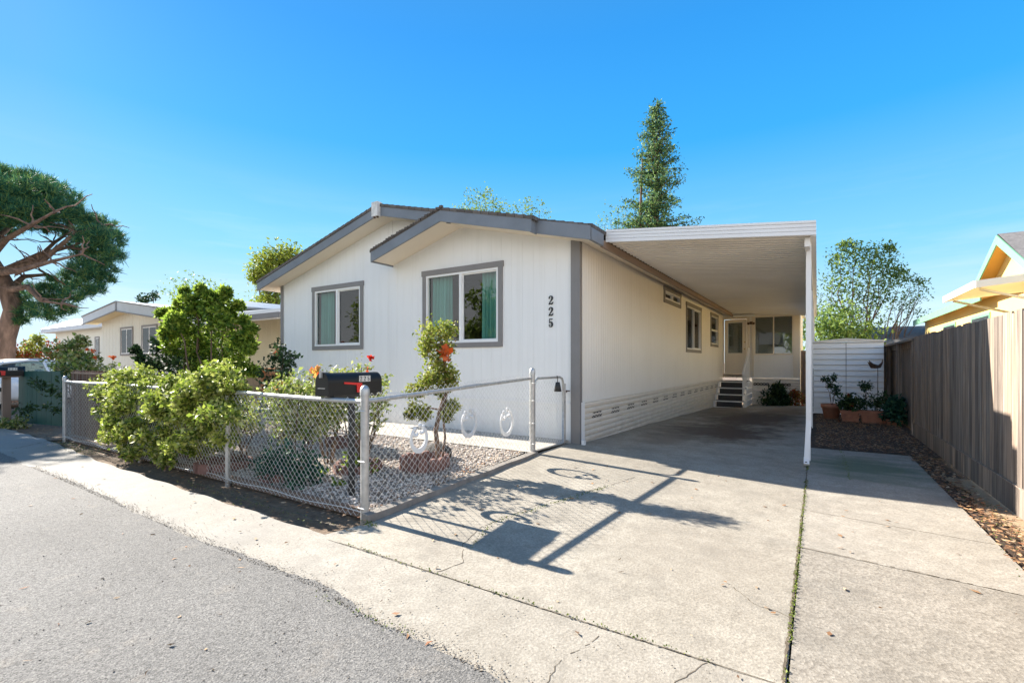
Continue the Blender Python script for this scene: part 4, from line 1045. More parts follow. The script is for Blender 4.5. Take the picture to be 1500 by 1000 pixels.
mb = MB(); mb.tube([(1.16, 13.6, 0), (1.16, 13.6, 1.22)], .006, 6); obj('stake', mb, 'rust', b)
mb = MB(); mb.tube([(1.00, 13.58, 1.38), (1.05, 13.58, 1.29), (1.12, 13.6, 1.245), (1.19, 13.6, 1.25), (1.24, 13.6, 1.33), (1.25, 13.6, 1.42)], [.01, .035, .05, .04, .018, .004], 8)
for k in range(5): mb.hexa([(1.02 + k * .02, 13.56, 1.22), (1.05 + k * .02, 13.56, 1.20), (1.06 + k * .02, 13.57, 1.20), (1.03 + k * .02, 13.57, 1.22), (.96 + k * .03, 13.50, 1.36 - k * .015), (.99 + k * .03, 13.50, 1.34 - k * .015), (.99 + k * .03, 13.51, 1.34 - k * .015), (.96 + k * .03, 13.51, 1.36 - k * .015)])
obj('bird', mb, 'rust', b)
# plants at the porch base
t = thing('shrub', 'dark green spiky shrub growing against the porch skirting', 'shrub', (-1.25, 18.75, -.2))
crown('leaves', [((-1.25, 18.75, .05), .38), ((-1.0, 18.85, .0), .30), ((-1.15, 18.8, .38), .2)], 14, 40, .13, 'darkshrub', t, .2, .3)
t = thing('shrub', 'small reddish plant at the right end of the porch skirting', 'shrub', (-.62, 18.7, -.15))
crown('leaves', [((-.62, 18.7, .25), .15), ((-.45, 18.7, .0), .22)], 12, 24, .08, 'redleaf', t, .25)
mb = MB(); mb.tube([(-.62, 18.7, -.15), (-.62, 18.7, .25)], .01, 5); obj('stem', mb, 'stem', t)

# ------------------------------------------------------------------ garden plants
def ring_planter(x, y, r, n, label, a0=2.6, a1=7.0, h=.13):
    t = thing('planter_ring', label, 'planter edging', (x, y, zg(x, y)), 'scalloped block rings around garden plants')
    for k in range(n):
        a = a0 + (a1 - a0) * k / max(1, n - 1); c = Vector((x + r * math.cos(a), y + r * math.sin(a), zg(x, y) + .02))
        tn = Vector((-math.sin(a), math.cos(a), 0)); ou = Vector((math.cos(a), math.sin(a), 0)); mb = MB(); w_ = min(.085, abs(a1 - a0) * r / n * .52)
        pr = [c - tn * w_, c + tn * w_]
        for i in range(7):
            th = math.pi * i / 6; pr.append(c + tn * w_ * math.cos(th) + Vector((0, 0, h * .7 + h * .3 * math.sin(th))))
        mb.ext([p - ou * .02 for p in pr], ou * (.04 + .01 * (k % 2))); obj('block', mb, 'redblock', t)
    return t
ring_planter(-3.92, 4.18, .26, 14, 'ring of scalloped red-brown blocks around the topiary trunk', 0, 5.85, .16)
ring_planter(-4.55, 3.72, .24, 13, 'ring of red-brown blocks around the rose behind the corner post', 0, 5.8, .11)
ring_planter(-5.05, 3.15, .27, 14, 'ring of red-brown blocks around the large rose bush by the road-side fence', 0, 5.85, .10)
ring_planter(-5.9, 4.6, .26, 13, 'ring of red-brown blocks furthest back near the walkway', 0, 5.8, .12)
ring_planter(-6.15, 3.0, .28, 10, 'ring of red-brown blocks at the right end of the hedge', 0, 5.7, .12)

tp = thing('topiary_tree', 'slanting topiary tree with round leafy top and an orange flower beside the fence', 'tree', (-3.9, 4.2, .06))
Zt = 5.62
T = lambda px, py, dz=0: at(px, py, Zt + dz)
mb = MB(); tr = [T(636, 694), T(642, 665), T(638, 630), T(645, 600), T(655, 570), T(652, 540), T(650, 515), T(642, 490)]
mb.tube(tr, [.035, .030, .028, .026, .026, .022, .018, .010], 9)
mb.tube([T(648, 672, .06), T(652, 640, .05), T(649, 610), T(655, 575)], [.016, .014, .013, .01], 7)
for a, b_ in (((650, 540), (612, 572)), ((645, 600), (612, 602)), ((655, 570), (672, 560)), ((645, 605), (664, 590)), ((650, 515), (628, 500)), ((650, 520), (662, 500))):
    mb.tube([T(*a), T((a[0] + b_[0]) / 2, (a[1] + b_[1]) / 2 - 4), T(*b_)], [.012, .009, .006], 6)
obj('trunk', mb, 'bark', tp)
bl = [(T(640, 488), .17), (T(625, 496), .13), (T(655, 486), .12), (T(630, 515), .12), (T(652, 512), .10), (T(642, 535), .10), (T(660, 545), .10), (T(628, 552), .12), (T(608, 572), .10), (T(622, 566), .11), (T(645, 558), .10), (T(660, 562), .07),
      (T(610, 600), .10), (T(622, 606), .08), (T(664, 594), .07), (T(655, 608), .07), (T(600, 606), .05), (T(648, 575), .07)]
crown('leaves', [(tuple(c), r) for c, r in bl], 9, 42, .036, 'topiary', tp, .22, .6, shell=.6)
flowers(tp, [tuple(T(650, 516, -.16)), tuple(T(656, 521, -.14))], .075, 'flower_orange')
rk = thing('rock', 'dark rough rock lying behind the topiary trunk', 'rock', (-3.95, 4.65, .08))
mb = MB(); c = at(641, 656, 6.05); mb.ico((c.x, c.y, .20), .19, 3, .07, (1.05, .8, .62)); obj('stone', mb, 'rock', rk)

def rose(x, y, h, r, label, nst=6, leaves=60, fl=(), name='rose_bush', mat='rose', L=.045, group='rose bushes in the front garden', z0=.35, lean=0):
    z = zg(x, y) + .04
    t = thing(name, label, 'rose bush', (x, y, z), group)
    mb = MB(); bl = []
    for i in range(nst):
        a = 6.28 * i / nst + rnd.uniform(-.4, .4); k = rnd.uniform(.35, 1) * r
        tip = (x + k * math.cos(a) + lean, y + k * math.sin(a), z + h * rnd.uniform(.72, 1)); base_ = (x + .05 * math.cos(a), y + .05 * math.sin(a), z)
        pts = limb(mb, base_, tip, .011, .004, 5, .05, 6)
        for q in (2, 3, 4):
            d = Vector((rnd.uniform(-1, 1), rnd.uniform(-1, 1), rnd.uniform(.2, 1))).normalized() * r * .5; limb(mb, pts[q], pts[q] + d, .006, .003, 3, .06, 5); bl.append((tuple(pts[q] + d), r * .28))
        bl.append((tip, r * .3)); bl.append((tuple(pts[3]), r * .32)); bl.append((tuple(pts[4]), r * .34))
    bl = [b_ for b_ in bl if b_[0][2] > z + h * z0]
    obj('canes', mb, 'stem', t)
    crown('leaves', bl, 5, max(4, leaves / 5), L, mat, t, .35, .62, shell=.5)
    for (dx, dy, dz, m, s_) in fl: flowers(t, [(x + dx, y + dy, z + dz)], s_, m)
    return t
rose(-5.0, 3.22, 1.10, .40, 'large leafy rose bush behind the middle of the road-side fence', 9, 62, [(-.2, -.1, 1.0, 'flower_yellow', .05), (.28, .1, 1.12, 'flower_orange', .045)])
rose(-5.15, 3.75, 1.18, .34, 'rose bush with yellow and orange blooms left of the black mailbox', 7, 50, [(-.15, -.1, 1.12, 'flower_orange', .06), (.05, -.2, 1.15, 'flower_yellow', .06), (.1, .1, 1.0, 'flower_yellow', .05)])
rose(-4.5, 3.75, 1.22, .33, 'rose bush with red blooms rising behind the black mailbox', 8, 30, [(.05, .05, 1.30, 'flower_red', .045), (.2, -.1, 1.18, 'flower_orange', .03)], z0=.3)
rose(-6.2, 3.25, .95, .24, 'thin rose bush with one red bloom right of the hedge', 5, 22, [(-.02, -.1, .93, 'flower_red', .07)])
rose(-10.2, 5.2, 1.65, .22, 'slender rose bush with red blooms by the left corner of the house', 4, 26, [(.0, 0, 1.66, 'flower_red', .06), (.12, 0, 1.45, 'flower_red', .07)], L=.06)
rose(-7.2, 4.4, 1.5, .3, 'dark-leaved rose bush standing behind the hedge', 6, 30, [(0, -.1, 1.38, 'flower_orange', .05)], mat='darkshrub', L=.06)
t = thing('low_plant', 'low blue-green broad-leaved plant behind the road-side fence mesh', 'plant', (-4.95, 2.98, .05))
c = at(405, 672, 5.0)
crown('leaves', [((c.x, 3.02, .22), .22), ((c.x - .25, 3.0, .17), .18), ((c.x + .25, 3.02, .17), .18)], 10, 30, .08, 'agave', t, .25, .4)
t = thing('low_plant', 'small bright green plant inside the block ring by the corner post', 'plant', (-4.5, 3.6, .05))
crown('leaves', [((-4.5, 3.62, .16), .12), ((-4.35, 3.7, .13), .08)], 8, 14, .06, 'shrub', t, .3)
t = thing('low_plant', 'small weed-like green plant in the gravel behind the fence', 'plant', (-4.7, 3.3, .05))
crown('leaves', [((-4.72, 3.35, .09), .08), ((-4.2, 3.2, .07), .05)], 8, 8, .05, 'shrub', t, .3)

hd = thing('hedge', 'wide sprawling hedge with yellow-green leaves spilling over the chain link fence', 'hedge', (-7.3, 3.1, 0))
poly = [(140, 566), (158, 549), (200, 543), (250, 545), (300, 546), (326, 538), (352, 552), (356, 580), (340, 612), (330, 655), (300, 662), (276, 652), (262, 678), (225, 684), (190, 676), (168, 648), (150, 622), (146, 590)]
def inside(x, y):
    r = False
    for (xa, ya), (xb, yb) in zip(poly, poly[1:] + poly[:1]):
        if (ya > y) != (yb > y) and x < (xb - xa) * (y - ya) / (yb - ya) + xa: r = not r
    return r
bl = []
while len(bl) < 150:
    px, py = rnd.uniform(140, 356), rnd.uniform(538, 684)
    if not inside(px, py): continue
    f = (py - 540) / 140; l = (px - CX) / F_PX; Y = rnd.uniform(2.58, 3.2) - .12 * (1 - abs(f - .4)); Z = Y / (CA + SA * l); c = at(px, py, Z)
    if c.z < .12: c.z = .12
    r = rnd.uniform(.09, .15); bl.append(((c.x, c.y, c.z), (r * 1.25, r, r * .62)))
for k in range(40):
    t_ = rnd.random(); bl.append(((-9.3 + 2.8 * t_, rnd.uniform(2.9, 3.6), rnd.uniform(.5, 1.15 + .08 * t_)), (.2, .17, .13)))
crown('leaves', bl, 9, 26, .050, 'hedge', hd, .22, .62, shell=.75)
mb = MB()
for k in range(26):
    x = rnd.uniform(-9.2, -6.6); limb(mb, (x + rnd.uniform(-.3, .3), 3.0, .02), (x, rnd.uniform(2.6, 3.3), rnd.uniform(.6, 1.0)), .014, .006, 5, .06, 5)
obj('branches', mb, 'stem', hd)

ts = thing('tall_shrub', 'tall bushy shrub with bright green leaves rising behind the hedge', 'shrub', (-8.7, 4.1, .05))
def Zb(lst, Z): return [((lambda c: (c.x, c.y, c.z))(at(px, py, Z + dz)), r) for px, py, r, dz in lst]
bl = Zb([(262, 478, .28, 0), (285, 462, .30, .1), (310, 460, .33, 0), (335, 478, .30, 0), (350, 500, .26, .1), (300, 490, .40, .2), (275, 505, .34, .1), (330, 515, .32, .2), (350, 525, .2, 0), (300, 525, .35, .2), (265, 470, .2, -.2), (290, 445, .18, 0), (300, 436, .12, 0), (318, 444, .14, 0), (360, 490, .14, .1), (268, 450, .12, .2), (250, 480, .14, 0), (340, 462, .15, .2), (320, 545, .25, .1), (285, 540, .25, 0), (302, 426, .07, 0), (254, 446, .07, 0), (238, 466, .07, 0), (372, 478, .07, 0), (350, 450, .08, .1), (326, 436, .08, 0), (245, 500, .12, 0), (366, 512, .12, 0), (372, 540, .08, 0), (280, 432, .05, 0), (312, 432, .08, 0), (246, 456, .06, 0), (362, 466, .07, .1)], 8.6)
bl = [(tuple(np.array(c) + rg.normal(size=3) * .06), r * rnd.uniform(.68, .92)) for c, r in bl]
crown('leaves', bl, 10, 60, .085, 'shrub', ts, .24, .38, shell=.68)
mb = MB(); b0 = at(300, 660, 8.5); b0.z = .05
for c, r in bl[:12]: limb(mb, b0 + Vector((rnd.uniform(-.15, .15), rnd.uniform(-.1, .1), 0)), c, .022, .008, 6, .05, 6)
obj('trunk', mb, 'bark', ts)
ds = thing('dark_shrub', 'dark green leggy shrub in front of the neighbour house wall', 'shrub', (-9.6, 4.3, .0))
bl = Zb([(242, 524, .18, 0), (226, 534, .12, 0), (262, 515, .22, .1), (255, 540, .26, 0), (280, 530, .25, -.1), (232, 506, .10, 0), (205, 524, .07, 0), (198, 512, .05, 0), (212, 534, .08, 0), (246, 505, .1, 0)], 8.8)
crown('leaves', bl, 9, 22, .075, 'darkshrub', ds, .3, .5)
mb = MB(); b0 = at(245, 650, 8.8); b0.z = .03
for c, r in bl: limb(mb, b0, c, .015, .005, 5, .05, 5)
obj('stems', mb, 'stem', ds)
t = thing('flower_stalk', 'pink-flowered thin stalk in front of the pale neighbour wall', 'plant', tuple(at(166, 645, 9.5)))
mb = MB(); a_ = at(166, 560, 9.5); limb(mb, (a_.x, a_.y, 0), at(165, 528, 9.5), .01, .004, 5, .02, 5); obj('stem', mb, 'stem', t)
crown('leaves', Zb([(165, 538, .08, 0), (160, 545, .08, 0), (172, 548, .1, 0)], 9.5), 7, 9, .06, 'rose', t, .35); flowers(t, [tuple(at(165, 525, 9.5))], .06, 'flower_orange')
ob = thing('rose_bush', 'orange-leaved bush above the teal gate in front of the far left house', 'bush', tuple(at(125, 640, 11.5)))
bl = Zb([(90, 515, .28, 0), (105, 520, .3, 0), (120, 528, .3, 0), (132, 535, .25, 0), (108, 508, .2, 0), (115, 540, .3, -.4), (98, 532, .2, -.8), (95, 545, .16, -1.2), (140, 545, .2, 0), (120, 500, .12, 0)], 11.8)
crown('leaves', bl, 9, 30, .09, 'rose', ob, .25, .5); mb = MB(); b0 = at(118, 640, 11.8); b0.z = 0
for c, r in bl[:8]: limb(mb, b0, c, .015, .005, 5, .05, 5)
obj('stems', mb, 'stem', ob)
flowers(ob, [tuple(at(px, py, 11.2)) for px, py in ((136, 514), (139, 524), (128, 512))], .045, 'flower_orange')
t = thing('red_bush', 'low red-leaved bush behind the white car roof', 'bush', tuple(at(60, 560, 19)))
crown('leaves', Zb([(40, 517, .35, 0), (55, 515, .4, 0), (75, 515, .4, 0), (88, 520, .4, 0), (30, 521, .25, 0)], 19), 9, 30, .13, 'redleaf', t, .25)
crown('leaves', Zb([(50, 508, .3, 0), (56, 498, .2, 0)], 18.8), 9, 22, .12, 'hedge', t, .25)

# ------------------------------------------------------------------ left side: teal gate, reed screen, car
tg = thing('teal_gate', 'dark teal painted vertical board gate panel left of the chain link fence', 'gate', (-12.8, 3.0, 0))
A, B = at(28, 620, 10.15), at(91, 626, 9.55); A.z = B.z = 0; mb = MB(); n = 9; d = (B - A) / n; nn = Vector((-d.y, d.x, 0)).normalized() * .01
for k in range(n):
    g = .012 if k in (3, 6) else .003; a, b = A + d * k, A + d * (k + 1) - d.normalized() * g; z1 = 1.16 + rnd.uniform(-.008, .008)
    mb.hexa([a - nn + Vector((0, 0, .06)), b - nn + Vector((0, 0, .06)), b + nn + Vector((0, 0, .06)), a + nn + Vector((0, 0, .06)), a - nn + Vector((0, 0, z1)), b - nn + Vector((0, 0, z1)), b + nn + Vector((0, 0, z1)), a + nn + Vector((0, 0, z1))])
obj('boards', mb, 'teal', tg)
for z in (.2, 1.0):
    mb = MB(); mb.hexa([A + nn * 1.1 + Vector((0, 0, z)), B + nn * 1.1 + Vector((0, 0, z)), B + nn * 4 + Vector((0, 0, z)), A + nn * 4 + Vector((0, 0, z)), A + nn * 1.1 + Vector((0, 0, z + .08)), B + nn * 1.1 + Vector((0, 0, z + .08)), B + nn * 4 + Vector((0, 0, z + .08)), A + nn * 4 + Vector((0, 0, z + .08))]); obj('rail', mb, 'teal', tg)
t = thing('climbing_plant', 'sparse green sprays growing across the teal gate boards', 'plant', tuple(at(60, 625, 9.6)))
crown('leaves', Zb([(50, 560, .08, 0), (58, 564, .07, 0), (66, 568, .09, 0), (75, 572, .08, 0), (86, 578, .10, 0), (38, 598, .09, 0), (32, 604, .09, 0), (46, 598, .06, 0), (68, 596, .05, 0), (82, 600, .05, 0), (92, 560, .12, 0), (96, 545, .14, 0)], 9.3), 5, 8, .07, 'darkshrub', t, .4)
t = thing('weed_clump', 'green weeds around the foot of the wooden mailbox post', 'plant', tuple(at(15, 622, 10)))
crown('leaves', [((lambda c: (c.x, c.y, .09))(at(px, 620, 9.7)), .12) for px in (2, 14, 24, 30, -8)], 8, 16, .06, 'rose', t, .35)
rs = thing('reed_screen', 'brown reed screen standing behind the chain link fence left of the hedge', 'screen', (-10, 2.9, 0))
mb = MB(); x = -11.3
while x < -8.6: mb.box(x, x + .012, 2.9 + rnd.uniform(-.006, .006), 2.915, .05, 1.19 + rnd.uniform(-.02, .02)); x += .0135
obj('reeds', mb, 'reed', rs); mb = MB(); mb.box(-11.3, -8.6, 2.888, 2.896, 1.14, 1.17); obj('binding', mb, 'oldwood', rs)

def make_car(loc, yaw):
    t = thing('parked_car', 'white sedan parked behind the teal gate', 'car', loc)
    R = Matrix.Translation(Vector(loc)) @ Matrix.Rotation(yaw, 4, 'Z')
    # side profile along local x (front = +x), y = half width
    stn = [(-2.25, .55, .68, .62), (-2.18, .32, .92, .74), (-1.9, .22, 1.0, .82), (-1.4, .20, 1.02, .88), (0, .20, .98, .90), (.9, .20, .95, .90), (1.5, .20, .90, .86), (2.0, .24, .80, .78), (2.25, .35, .66, .62)]
    mb = MB(); vs = []
    for x, z0, z1, w_ in stn:
        for (yy, zz) in ((-w_ * .9, z0), (-w_, z0 + .12), (-w_, z0 + (z1 - z0) * .6), (-w_ * .93, z1 - .04), (-w_ * .8, z1), (w_ * .8, z1), (w_ * .93, z1 - .04), (w_, z0 + (z1 - z0) * .6), (w_, z0 + .12), (w_ * .9, z0)):
            vs.append(R @ Vector((x, yy, zz)))
    k = 10; fs = [(i * k + j, i * k + (j + 1) % k, (i + 1) * k + (j + 1) % k, (i + 1) * k + j) for i in range(len(stn) - 1) for j in range(k)] + [tuple(range(k)), tuple(range(len(vs) - k, len(vs)))]
    mb.add(vs, fs, True); body = obj('body', mb, 'carpaint', t)
    cab = [(-1.75, 1.0, .78, 1.01), (-1.05, 1.36, .62, 1.0), (-.4, 1.45, .60, .98), (.1, 1.43, .60, .97), (.5, 1.34, .62, .96), (1.15, .97, .78, .955)]
    mb = MB(); vs = []
    for x, zt, wt, zb in cab:
        for yy, zz in ((-wt, zt - .05), (-wt * .8, zt), (wt * .8, zt), (wt, zt - .05)): vs.append(R @ Vector((x, yy, zz)))
    fs = [(i * 4 + j, i * 4 + j + 1, (i + 1) * 4 + j + 1, (i + 1) * 4 + j) for i in range(1, 4) for j in range(3)]
    mb.add(vs, fs, True)
    def pil(x0, z0, x1, z1, w0, w1, s_, ww=.05):
        a, b = Vector((x0, s_ * w0, z0)), Vector((x1, s_ * w1, z1)); mb.tube([R @ a, R @ b], ww, 6)
    for s_ in (-1, 1): pil(-1.75, .98, -1.05, 1.33, .80, .62, s_); pil(1.15, .95, .5, 1.31, .80, .62, s_); pil(-.05, .97, -.1, 1.40, .84, .60, s_, .04)
    for s_ in (-1, 1): mb.tube([R @ Vector((x, s_ * w_, z - .05)) for x, z, w_, _ in cab[1:5]], .035, 6)
    obj('roof', mb, 'carpaint', t)
    mb = MB()
    for s_ in (-1, 1):
        pts_b = [R @ Vector((x, s_ * .83, .965)) for x in (-1.6, -.8, 0, 1.05)]; pts_t = [R @ Vector((x, s_ * .61, z)) for x, z in ((-1.08, 1.32), (-.6, 1.38), (-.05, 1.39), (.48, 1.29))]
        mb.add(pts_b + pts_t, [(0, 1, 5, 4), (1, 2, 6, 5), (2, 3, 7, 6)], False)
    mb.add([R @ Vector(v) for v in ((.5, -.6, 1.31), (.5, .6, 1.31), (1.12, .76, .96), (1.12, -.76, .96))], [(0, 1, 2, 3)]); mb.add([R @ Vector(v) for v in ((-1.05, -.6, 1.33), (-1.05, .6, 1.33), (-1.72, .76, 1.0), (-1.72, -.76, 1.0))], [(0, 1, 2, 3)])
    obj('windows', mb, 'carglass', t)
    mb = MB(); mb.box(-.7, -.55, .15, .65, .8, 1.22, R); obj('seat', mb, 'dark', t); mb = MB(); mb.box(-.7, -.55, -.65, -.15, .8, 1.22, R); obj('seat', mb, 'dark', t)
    for x in (-1.35, 1.4):
        for s_ in (-1, 1):
            mb = MB(); mb.tube([R @ Vector((x, s_ * .72, .32)), R @ Vector((x, s_ * .915, .32))], .32, 22); wl_ = obj('wheel', mb, 'rubber', t)
            mb = MB(); mb.tube([R @ Vector((x, s_ * .90, .32)), R @ Vector((x, s_ * .925, .32))], .21, 14); obj('rim', mb, 'chrome', wl_)
    for s_ in (-1, 1):
        mb = MB(); mb.box(.55, .72, s_ * .98 - .09, s_ * .98 + .09, .98, 1.10, R); obj('mirror', mb, 'carpaint', t)
        mb = MB(); mb.box(-.35, -.15, s_ * .905 - .01, s_ * .905 + .01, .84, .87, R); obj('door_handle', mb, 'chrome', t)
c = at(55, 600, 14.6); make_car((c.x - .8, c.y + .1, 0), math.radians(105))

# ------------------------------------------------------------------ neighbours on the left
def simple_window(t, fr, u0, u1, z0, z1, trim='trim', label=None):
    mb = MB(); tw_ = .09
    FB(mb, fr, u0, u1, z1 - tw_, z1, -.02, .03); FB(mb, fr, u0, u1, z0, z0 + tw_, -.02, .03); FB(mb, fr, u0, u0 + tw_, z0 + tw_, z1 - tw_, -.02, .03); FB(mb, fr, u1 - tw_, u1, z0 + tw_, z1 - tw_, -.02, .03)
    w_ = obj('window', mb, trim, t); mb = MB(); m_ = (u0 + u1) / 2
    a, b, c, d = u0 + tw_, u1 - tw_, z0 + tw_, z1 - tw_
    FB(mb, fr, a, b, c, c + .04, -.01, .022); FB(mb, fr, a, b, d - .04, d, -.01, .02); FB(mb, fr, a, a + .04, c, d, -.01, .02); FB(mb, fr, b - .04, b, c, d, -.01, .02); FB(mb, fr, m_ - .03, m_ + .03, c, d, -.01, .018); obj('frame', mb, 'vinyl', w_)
    mb = MB(); FB(mb, fr, a, b, c, d, .003, .012); obj('pane', mb, 'darkglass', w_)
m, nt, b_ = new_mat('dark_glass'); b_.inputs['Base Color'].default_value = (.03, .035, .04, 1); b_.inputs['Roughness'].default_value = .12; b_.inputs['Specular IOR Level'].default_value = .12; MT['darkglass'] = m
NY = 9.1
nh = thing('neighbour_house', 'pale neighbour manufactured house with white gable fascia and two grey-trimmed windows', 'house', (-27, 14, 0))
mb = MB(); grooved(mb, front(NY), -30.9, -23.0, lambda u: 0, lambda u: 3.9 - .14 * abs(u + 27.1), .4, [], [-27.1], gw=.02, gd=.01)
mb.box(-30.9, -30.88, NY + .01, 22, 0, 3.3); mb.box(-23.02, -23.0, NY + .01, 22, 0, 3.2); obj('wall', mb, 'nwall', nh)
simple_window(nh, front(NY), -28.45, -26.95, 1.65, 3.02); simple_window(nh, front(NY), -26.0, -24.35, 1.65, 3.02)
mb = MB(); rake(mb, -31.6, 3.64, -27.12, 4.11, .40, 8.5, 8.54); rake(mb, -27.08, 4.11, -22.7, 3.56, .42, 8.5, 8.54); mb.box(-22.74, -22.7, 8.54, 20, 3.1, 3.5); obj('fascia', mb, 'bluefascia', nh)
mb = MB(); rake(mb, -31.62, 3.27, -27.1, 3.74, .05, 8.47, 8.4999); rake(mb, -27.1, 3.72, -22.7, 3.17, .05, 8.47, 8.4999); rake(mb, -31.62, 3.69, -27.1, 4.16, .05, 8.47, 8.4999); rake(mb, -27.1, 4.16, -22.7, 3.61, .05, 8.47, 8.4999); mb.box(-27.14, -27.06, 8.465, 8.4699, 3.7, 4.15); obj('fascia_trim', mb, 'trim', nh)
mb = MB(); rake(mb, -31.6, 3.69, -27.1, 4.16, .05, 8.541, 21); rake(mb, -27.1, 4.16, -22.7, 3.61, .05, 8.541, 21); mb.box(-30, -22.9, 12, 21, 4.0, 4.25); obj('roof', mb, 'nroof', nh)
mb = MB(); sof(-31.6, 3.30, -27.1, 3.77, 8.541, NY + .01); sof(-27.1, 3.77, -22.74, 3.22, 8.541, NY + .01); obj('soffit', mb, 'cream', nh)
nc = thing('neighbour_carport', 'white neighbour carport roof over a cream wall, seen between shrub and house corner', 'carport', (-18, 12, 0))
mb = MB(); mb.hexa([(-22.6, 9.3, 3.12), (-12.5, 9.3, 3.0), (-12.5, 20, 3.0), (-22.6, 20, 3.12), (-22.6, 9.3, 3.3), (-12.5, 9.3, 3.12), (-12.5, 20, 3.55), (-22.6, 20, 3.75)]); obj('roof', mb, 'nroof', nc)
mb = MB(); mb.box(-22.6, -12.4, 9.22, 9.299, 2.82, 3.16); obj('fascia', mb, 'white', nc)
mb = MB(); mb.box(-17.0, -15.2, 9.16, 9.219, 2.86, 3.04); obj('gutter', mb, 'trim', nc)
mb = MB(); grooved(mb, front(11.0), -22.6, -13.2, lambda u: .1, lambda u: 3.1, .4, gw=.01, gd=.006); obj('wall', mb, 'cream', nc)
mb = MB(); mb.box(-22.6, -13.0, 10.96, 10.995, .9, 1.12); obj('base_band', mb, 'mint', nc)
for x in (-13.9, -18.6): mb = MB(); mb.box(x, x + .12, 9.4, 9.52, 0, 3.0); obj('post', mb, 'browntrim', nc)
h3 = thing('far_left_house', 'cream house with white awning roofs at the far left beyond the pine', 'house', (-42, 20, 0))
mb = MB(); grooved(mb, front(15), -56, -35.0, lambda u: 0, lambda u: 3.3, .5, gw=.015, gd=.01); mb.box(-35.02, -35, 15.01, 26, 0, 3.3); obj('wall', mb, 'cream', h3)
mb = MB(); mb.hexa([(-58, 14.2, 3.3), (-34.4, 14.2, 3.3), (-34.4, 26, 3.3), (-58, 26, 3.3), (-58, 14.2, 3.5), (-34.4, 14.2, 3.5), (-34.4, 20, 4.8), (-58, 20, 4.8)]); obj('roof', mb, 'groof', h3)
mb = MB(); mb.hexa([(-50, 13.0, 2.9), (-36, 13.0, 2.9), (-36, 15, 3.2), (-50, 15, 3.2), (-50, 13.0, 3.2), (-36, 13.0, 3.2), (-36, 15, 3.5), (-50, 15, 3.5)]); obj('awning', mb, 'nroof', h3)
simple_window(h3, front(15), -46.5, -44.6, 1.5, 3.0, 'browntrim')
mb = MB(); mb.box(-38.6, -36.8, 14.96, 14.999, .1, 2.9); obj('door', mb, 'white', h3)
h4 = thing('far_left_house', 'pale blue-white house wall at the extreme left edge behind the pine trunk', 'house', (-42, 8, 0))
mb = MB(); mb.box(-48, -37, 11.4, 14, 0, 3.6); obj('wall', mb, 'nwall', h4); mb = MB(); mb.hexa([(-49, 10.8, 3.5), (-36.5, 10.8, 3.5), (-36.5, 14, 3.5), (-49, 14, 3.5), (-49, 10.8, 3.8), (-36.5, 10.8, 3.8), (-36.5, 12.5, 4.6), (-49, 12.5, 4.6)]); obj('roof', mb, 'bluefascia', h4)
simple_window(h4, front(11.4), -39.9, -39.1, 1.4, 3.0)
hs = thing('grey_shed', 'small dark grey box shed with light edge in the yard left of the carport', 'shed', (-36.5, 17, 0))
mb = MB(); mb.box(-35.5, -33.5, 13.2, 15, 0, 2.0); obj('walls', mb, 'nwall', hs); mb = MB(); mb.box(-35.6, -33.4, 13.1, 15.1, 2.0, 2.1); obj('roof', mb, 'groof', hs)

cfence = thing('cedar_fence', 'low light cedar board fence with orange rails beyond the front garden', 'fence', (-12, 6.6, 0))
mb = MB(); x = -13.6
while x < -10.7: mb.box(x, x + .13, 6.6, 6.62, .0, 1.12); x += .135
obj('boards', mb, 'cedar', cfence); mb = MB(); mb.box(-13.6, -10.7, 6.56, 6.598, 1.0, 1.08); obj('rail', mb, 'orangewood', cfence)
mb = MB(); mb.box(-11.9, -10.7, 6.50, 6.70, 1.17, 1.20); obj('cap', mb, 'orangewood', cfence)
for x in (-11.6,): mb = MB(); mb.box(x, x + .09, 6.52, 6.559, .0, 1.17); obj('post', mb, 'orangewood', cfence)
bn = thing('garden_bench', 'grey slatted garden bench with tilted back behind the fence', 'bench', (-9.0, 5.3, .1))
c = at(393, 600, 8.6); bx, by = c.x, c.y
mb = MB()
for k in range(9):
    z0 = .62 + k * 0; x0 = bx - .42 + k * .095
    mb.hexa([(x0, by + .08, .55), (x0 + .088, by + .08, .55), (x0 + .088, by + .10, .55), (x0, by + .10, .55), (x0 + .02, by + .30, 1.06), (x0 + .10, by + .30, 1.06), (x0 + .10, by + .32, 1.06), (x0 + .02, by + .32, 1.06)])
obj('backrest', mb, 'greywood', bn); mb = MB()
for k in range(5): mb.box(bx - .5, bx + .5, by - .40 + k * .095, by - .32 + k * .095, .50, .525)
obj('seat', mb, 'greywood', bn)
for dx in (-.48, .42):
    mb = MB(); mb.box(bx + dx, bx + dx + .06, by - .4, by - .34, .1, .72); obj('leg', mb, 'greywood', bn); mb = MB(); mb.box(bx + dx, bx + dx + .06, by + .05, by + .11, .1, .6); obj('leg', mb, 'greywood', bn)
    mb = MB(); mb.box(bx + dx - .01, bx + dx + .07, by - .42, by + .16, .72, .745); obj('armrest', mb, 'white', bn)

